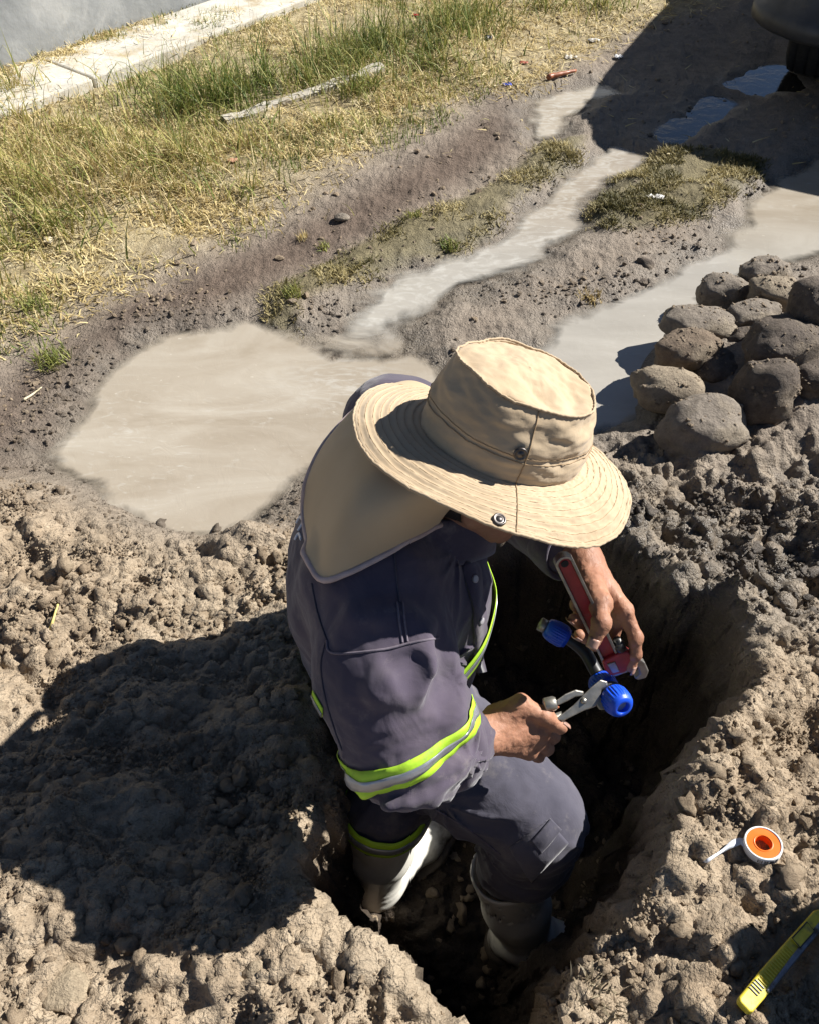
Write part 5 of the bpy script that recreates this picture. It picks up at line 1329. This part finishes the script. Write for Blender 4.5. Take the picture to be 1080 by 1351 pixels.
# ---- thread seal tape
ORG = simple_mat('orange_plastic', (0.85, 0.17, 0.015), 0.42, 0, 0.06, 30, 0.06, 0.0004)
WHT = simple_mat('white_plastic', (0.80, 0.79, 0.77), 0.4, 0, 0.05, 40, 0.06, 0.0004, (0.5, 0.46, 0.4), 0.75)
PTFE = simple_mat('ptfe_tape', (0.72, 0.76, 0.82), 0.5, 0, 0.06, 80, 0.2, 0.0004)
INK = simple_mat('black_ink', (0.03, 0.03, 0.035), 0.6)
TC = GH(1003, 1121, .004)
tax = nrm(np.array([-.10, .16, 1.0])); sp = empty('tape_spool', TC, 'white and orange reel of thread seal tape on the soil', 'tape spool')
r = .0250; hh = .0145
MB().lathe([(r*.62, 0), (r*.97, 0), (r, .001), (r, hh-.001), (r*.975, hh), (r*.90, hh), (r*.89, hh-.0012)], TC, tax, 56, caps=False).build('outer_shell', WHT, sp, True)
MB().lathe([(r*.42, .001), (r*.42, hh-.0008), (r*.88, hh-.0008), (r*.88, hh-.0030)], TC, tax, 56, caps=False).build('spool_face', ORG, sp, False)
MB().lathe([(r*.415, .0), (r*.44, hh-.0002), (r*.50, hh-.0002), (r*.52, hh-.0008)], TC, tax, 48, caps=False).build('hub_rim', ORG, sp, True)
Rr = frame(tax, [1, 0, 0])
for k in range(22):                          # bar code print on the side
    a = math.radians(238+k*3.0); wd = random.choice((.0004, .0007, .0011)); 
    if k % 6 == 5: continue
    o_ = TC+Rr.T@np.array([math.cos(a)*r*1.004, math.sin(a)*r*1.004, hh*.52]); tx = np.array([-math.sin(a), math.cos(a), 0])@Rr
    MB().box(o_, (wd, .0003, hh*.46), np.array([tx, np.cross(tax, tx), tax])).build('bar_code_line', INK, sp)
tp = spline([TC+Rr.T@np.array([-r*.98, -.002, hh*.55]), GH(975, 1115, .014), GH(962, 1119, .014), GH(948, 1128, .011), GH(932, 1138, .009), GH(920, 1145, .003)], 22)
wd = np.interp(np.linspace(0, 1, 22), [0, .15, .2, .35, .5, .75, 1], [.010, .0125, .0115, .010, .0065, .0045, .0055]); up = np.array([.1, -.3, 1.0])
V = []
for i, q in enumerate(tp):
    tg = nrm(tp[min(i+1, 21)]-tp[max(i-1, 0)]); sd_ = nrm(np.cross(up, tg)); tw = .7*math.sin(i*.35)
    sd_ = sd_*math.cos(tw)+up*math.sin(tw)*.5; V += [q-sd_*wd[i]/2, q+up*.0012, q+sd_*wd[i]/2]
solid(mesh_obj('loose_tape_end', V, [(i*3+k, i*3+k+1, i*3+k+4, i*3+k+3) for i in range(21) for k in (0, 1)], PTFE, sp), .0004)

# ---- yellow snap-off knife
KE, KT = GH(974, 1334, .008), GH(1078, 1212, .012); KT = KE+(KT-KE)*1.3
kx_ = nrm(KT-KE); kz_ = nrm(np.array([-.12, -.05, 1.0])); kz_ = nrm(kz_-kx_*np.dot(kz_, kx_)); ky_ = np.cross(kz_, kx_)
KE = KE+kz_*.004
YEL = simple_mat('yellow_plastic', (0.62, 0.50, 0.035), 0.5, 0, 0.2, 60, 0.15, 0.0006, (0.24, 0.19, 0.08), 0.54)
GRYM = simple_mat('grey_channel', (0.17, 0.18, 0.21), 0.4, 0.6, 0.3, 60, 0.2, 0.0006, (0.12, 0.10, 0.08), 0.5)
kn_ = empty('utility_knife', KE+kx_*.08, 'scuffed yellow snap-off utility knife on the shaded soil', 'knife')
KS = .80
def kp(x, y, z=0): return KE+(kx_*x*1.35+ky_*y+kz_*z)*KS
body = [(0, -.0095), (.004, -.013), (.06, -.0135), (.10, -.013), (.165, -.012), (.172, -.006), (.172, .008), (.165, .012), (.10, .013), (.05, .0135), (.004, .012), (0, .008)]
kb = bevel(MB().prism([kp(a, b) for a, b in body], .011, kz_).build('handle', YEL, kn_), .0035, 3)
bevel(MB().prism([kp(a, b, .0075) for a, b in [(.035, -.0135), (.165, -.0125), (.165, -.003), (.09, -.0045), (.035, -.008)]], .003, kz_).build('metal_channel', GRYM, kn_), .0012)
for i in range(19):
    x = .022+i*.0042; w_ = .0018
    bevel(MB().box(kp(x, .0015 if i > 3 else .003, .0072), (w_*KS, (.015 if i > 3 else .016)*KS, .0022), np.array([kx_, ky_, kz_])).build('grip_rib', YEL if i > 3 else GRYM, kb), .0005)
bevel(MB().prism([kp(a, b, .0085) for a, b in [(.108, -.006), (.140, -.0065), (.142, .009), (.110, .010)]], .003, kz_).build('slider', YEL, kn_), .001)
sl_ = [(.108, -.006), (.140, -.0065), (.142, .009), (.110, .010)]
MB().tube([kp(a, b, .0107) for a, b in sl_+sl_[:1]], .0007, 6).build('slider_outline', INK, kn_)
bevel(MB().prism([kp(a, b, .002) for a, b in [(.168, -.008), (.21, -.008), (.222, .008), (.168, .008)]], .0008, kz_).build('blade', STEEL, kn_), .0002)

# =================================================================== CAR
CC = G(1012, 60, .25)[:2]+np.array([0.06, 0.05]); HD = np.array([.47, .883, 0]); RT = np.array([HD[1], -HD[0], 0])
car = empty('parked_car', (CC[0]+RT[0]*.9+HD[0]*2, CC[1]+RT[1]*.9+HD[1]*2, 0), 'dark car parked on the lane, only a bumper corner and tyre in the picture', 'car')
def cp(x, y, z): q = np.array([CC[0], CC[1], 0])+RT*x+HD*y; q[2] += z; return q
PAINT = simple_mat('dark_paint', (0.030, 0.032, 0.034), 0.35, 0.2, 0.2, 12, 0.05, 0.0005, (0.12, 0.10, 0.075), 0.58)
BMP = simple_mat('dusty_bumper', (0.045, 0.046, 0.05), 0.5, 0, 0.25, 16, 0.15, 0.001, (0.10, 0.09, 0.075), 0.60)
GLS = simple_mat('dark_glass', (0.012, 0.013, 0.015), 0.06, 0, 0.1, 10, 0.0, 0.0005)
TYR = simple_mat('tyre_rubber', (0.018, 0.018, 0.018), 0.85, 0, 0.3, 60, 0.4, 0.003, (0.10, 0.08, 0.06), 0.60)
RIM = simple_mat('grey_rim', (0.25, 0.25, 0.26), 0.4, 0.7)
def loft(secs, name, mat, parent, smooth=True):
    n = len(secs[0]); V = [q for s in secs for q in s]; F = []
    for i in range(len(secs)-1):
        for k in range(n): F.append((i*n+k, (i+1)*n+k, (i+1)*n+(k+1) % n, i*n+(k+1) % n))
    F.append(tuple(range(n))); F.append(tuple((len(secs)-1)*n+k for k in range(n-1, -1, -1)))
    return mesh_obj(name, V, F, mat, parent, smooth)
def sect(y, w0, w1, z0, z1, inset=.06):
    pts = [(-w0, z0), (w0, z0), (w1, z0+(z1-z0)*.45), (w1-.01, z1-inset), (w1-inset, z1), (-w1+inset, z1), (-w1+.01, z1-inset), (-w1, z0+(z1-z0)*.45)]
    return [cp(.9+a, y, b) for a, b in pts]
bd = loft([sect(.05, .76, .78, .42, .66), sect(.14, .82, .85, .36, .78), sect(.4, .85, .88, .33, .86), sect(.9, .87, .90, .30, .92), sect(1.6, .87, .90, .29, .95), sect(3.6, .87, .89, .29, .95), sect(4.3, .82, .84, .36, .86), sect(4.4, .74, .78, .42, .80)], 'body', PAINT, car); bevel(bd, .03, 2, 40)
cb = loft([sect(1.55, .78, .70, .80, .90), sect(2.25, .78, .56, .82, 1.32), sect(2.8, .78, .58, .82, 1.36), sect(3.7, .78, .58, .82, 1.33), sect(4.25, .78, .66, .80, .88)], 'cabin', PAINT, car); bevel(cb, .03, 2, 40)
MB().prism([cp(.9+a, b, c) for a, b, c in [(-.62, 1.62, .95), (.62, 1.62, .95), (.47, 2.16, 1.28), (-.47, 2.16, 1.28)]], .012, nrm(np.array([-HD[0]*.6, -HD[1]*.6, .8]))).build('windscreen', GLS, car)
for s in (-1, 1):
    for y0, y1 in ((2.3, 2.9), (2.96, 3.6)):
        MB().prism([cp(.9+s*.76, y0, .92), cp(.9+s*.76, y1, .92), cp(.9+s*.62, y1, 1.25), cp(.9+s*.62, y0, 1.25)], .02, RT*s).build('side_window', GLS, car)
V = []; F = []
bprof = [(.0, .255), (-.095, .26), (-.12, .275), (-.122, .32), (-.095, .33), (-.125, .48), (-.08, .63)]
path = [(-.02, .60), (-.045, .30), (-.03, .12), (.05, .035), (.20, -.01), (.9, -.035), (1.6, -.01), (1.75, .035), (1.83, .12), (1.845, .30), (1.82, .60)]
path = spline(path, 40)
for i in range(40):
    a = path[min(i+1, 39)]-path[max(i-1, 0)]; nn_ = nrm(np.array([-a[1], a[0]])) * -1
    for o_, h_ in bprof: V.append(cp(path[i][0]+nn_[0]*(-o_)*1.0, path[i][1]+nn_[1]*(-o_)*1.0+.10, h_))
for i in range(39):
    for k in range(6): F.append((i*7+k, i*7+k+1, (i+1)*7+k+1, (i+1)*7+k))
bu = mesh_obj('bumper', V, F, BMP, car); solid(bu, .02, 0)
for s in (0, 1):
    xx = .30 if s == 0 else 1.5
    rec = [cp(xx+a, -.058, b) for a, b in ((-.14, .36), (-.10, .30), (.12, .29), (.14, .50), (-.10, .52))]
    fo = MB().prism(rec, .05, HD).build('fog_lamp_recess', BLK, bu); 
    MB().prism([cp(xx+a, -.087, b) for a, b in ((-.02, .30), (.08, .50), (.13, .50), (.04, .295))], .03, HD).build('recess_trim', BMP, fo)
    MB().prism([cp((.10 if s == 0 else 1.52)+a, .06, b) for a, b in ((.02, .57), (.26, .57), (.26, .68), (.02, .66))], .05, HD).build('headlight', simple_mat('clear_lens', (0.35, 0.36, 0.38), 0.1), car)
def wheel(x, y):
    c0 = cp(x, y, .318); tyr = MB().lathe([(.20, -.095), (.285, -.10), (.315, -.085), (.322, -.06), (.318, -.058), (.318, -.052), (.324, -.05), (.325, -.012), (.319, -.01), (.319, -.004), (.325, -.002), (.325, .035), (.319, .037), (.319, .043), (.324, .045), (.322, .06), (.315, .085), (.285, .10), (.20, .095)], c0, RT, 48).build('tyre', TYR, car, True)
    MB().lathe([(0, -.06), (.06, -.055), (.19, -.075), (.205, -.09), (.205, .09), (.19, .075), (.06, .055), (0, .06)], c0, RT, 32).build('rim', RIM, tyr, True)
for x in (.11, 1.69):
    for y in (.52, 3.2): wheel(x, y)
MB().box(cp(.9, .52, .30), (1.4, .06, .06), np.array([RT, HD, [0, 0, 1]])).build('axle', BLK, car)

# =================================================================== ODDS AND ENDS
# invented chest added outside the frame to throw the shadow over the knife
sp_ = GH(945, 1248); cn = sp_[:2]+SUN_H*.40; zb = sp_[2]-.02; bx0 = cn+np.array([.12, -.20]); print('CHEST', sp_, cn, zb)
TCM = simple_mat('black_box_plastic', (0.03, 0.03, 0.032), 0.55, 0, 0.2, 30, 0.2, 0.001, (0.16, 0.13, 0.10), 0.62)
tc = empty('shadow_chest', (bx0[0], bx0[1], zb), 'black plastic chest added out of view to throw the shadow over the knife', 'tool chest')
bevel(MB().box((bx0[0], bx0[1], zb+.13), (.24, .40, .27)).build('box', TCM, tc), .015, 3)
ld = bevel(MB().box((bx0[0], bx0[1], zb+.305), (.255, .415, .075)).build('lid', TCM, tc), .018, 3)
for dy_ in (-.12, .12): bevel(MB().box((bx0[0]-.130, bx0[1]+dy_, zb+.25), (.014, .05, .07)).build('latch', YEL, tc), .004)
MB().tube(spline([(bx0[0], bx0[1]-.10, zb+.34), (bx0[0], bx0[1]-.09, zb+.375), (bx0[0], bx0[1]+.09, zb+.375), (bx0[0], bx0[1]+.10, zb+.34)], 20), .011, 10).build('handle', TCM, tc, True)
def crumple(name, px, py, w_, h_, mat, label, cat, seed, z=.03, rot=0., th=.001):
    w_, h_ = w_*.7, h_*.7; g = GH(px, py, .003); n_, m_ = 12, 8; V = []; rng = np.random.default_rng(seed)
    for j in range(m_):
        for i in range(n_):
            u, v = i/(n_-1)-.5, j/(m_-1)-.5; q = np.array([[u*3, v*3, seed*.7]])
            a = u*w_*(1-.5*abs(v)); b = v*h_*(1-.4*u*u); hgt = .30*h_*pnoise(q, 1.2, seed)[0]+.12*h_*pnoise(q, 3, seed+1)[0]+.18*h_
            V.append(g+np.array([a*math.cos(rot)-b*math.sin(rot), a*math.sin(rot)+b*math.cos(rot), hgt]))
    F = [(j*n_+i, j*n_+i+1, (j+1)*n_+i+1, (j+1)*n_+i) for j in range(m_-1) for i in range(n_-1)]
    return tag(solid(mesh_obj(name, V, F, mat, None, True, g), th), label, cat)
LIT = lambda n, c: simple_mat(n, c, 0.5, 0, 0.15, 40, 0.2, 0.001)
crumple('plastic_scrap', 668, 113, .06, .035, LIT('litter_blue', (.02, .06, .42)), 'small crumpled blue plastic scrap on the dry verge', 'litter', 3)
crumple('plastic_scrap', 643, 52, .05, .06, LIT('litter_black', (.012, .012, .014)), 'small black plastic scrap near the top of the verge', 'litter', 4)
crumple('paper_scrap', 782, 55, .09, .05, LIT('litter_white', (.46, .44, .40)), 'flat white paper scrap on the straw near the car shadow tip', 'litter', 5)
crumple('paper_scrap', 752, 78, .09, .05, LIT('litter_cream', (.42, .38, .31)), 'larger cream paper scrap on the straw edge of the car shadow', 'litter', 6)
crumple('paper_scrap', 815, 77, .06, .05, LIT('litter_grey', (.5, .5, .5)), 'pale scrap just inside the car shadow', 'litter', 7)
crumple('plastic_scrap', 690, 84, .06, .03, LIT('litter_rust', (.30, .09, .05)), 'rusty brown scrap on the straw left of the car shadow', 'litter', 8)
crumple('plastic_scrap', 548, 21, .05, .03, LIT('litter_red', (.55, .03, .03)), 'tiny red scrap in the tall grass at the top', 'litter', 9)
crumple('dry_leaf', 66, 320, .055, .05, LIT('leaf_cream', (.60, .52, .36)), 'pale dry leaf on the turf at the left edge', 'leaf', 10, .06)
crumple('dry_leaf', 308, 214, .06, .035, LIT('leaf_pink', (.50, .27, .18)), 'pinkish dry leaf on the turf below the kerb', 'leaf', 11, .06)
crumple('foam_scrap', 862, 262, .10, .035, LIT('foam_white', (.66, .64, .6)), 'white foam scrap on the turf right of the stream', 'litter', 12)
def stick(pts, r, mat, label, cat, name='stick', z=.02):
    q = np.array([GH(a, b) for a, b in spline(pts, 10)]); q[:, 2] += r+.002; q[:, 2] = np.maximum.accumulate(q[:, 2])*.4+q[:, 2]*.6
    o = MB().tube(q, np.linspace(r, r*.5, 10), 7).build(name, mat, None, True, q[0]); return tag(o, label, cat)
stick([(722, 106), (740, 102), (758, 98)], .012, LIT('stick_orange', (.32, .11, .05)), 'orange brown stick at the left tip of the car shadow', 'stick')
STRW = LIT('straw_stalk', (.62, .50, .16)); 
stick([(62, 850), (70, 825), (78, 800)], .0035, STRW, 'yellow straw stalk on the crumbly soil at left', 'straw', 'straw_stalk', .13)
stick([(32, 530), (45, 522), (56, 513)], .0035, LIT('straw_pale', (.62, .54, .36)), 'pale straw stalk left of the big puddle', 'straw', 'straw_stalk', .01)
stick([(90, 1030), (95, 1022), (98, 1016)], .002, LIT('straw_grey', (.5, .46, .4)), 'short grey straw bit in the worker\'s shadow', 'straw', 'straw_stalk', .15)
# fine roots hanging out of the right wall of the hole
RT_ = LIT('root', (.26, .19, .12))
for i, (a, b, c, d) in enumerate([(898,1002,888,1022),(893,1012,897,1030),(905,985,915,995)]):
    q0 = G(a, b, .14); q1 = G(c, d, .10); md = (q0+q1)/2+np.array([-.012, -.008, .006])
    o = MB().tube(spline([q0, md, q1], 10), .0012, 5).build('root', RT_, None, True, q0)
    tag(o, ['curled thin root sticking out of the right hole wall', 'short thin root below the curled one on the hole wall', 'thin root on the lip of the hole above the curled one'][i], 'root')
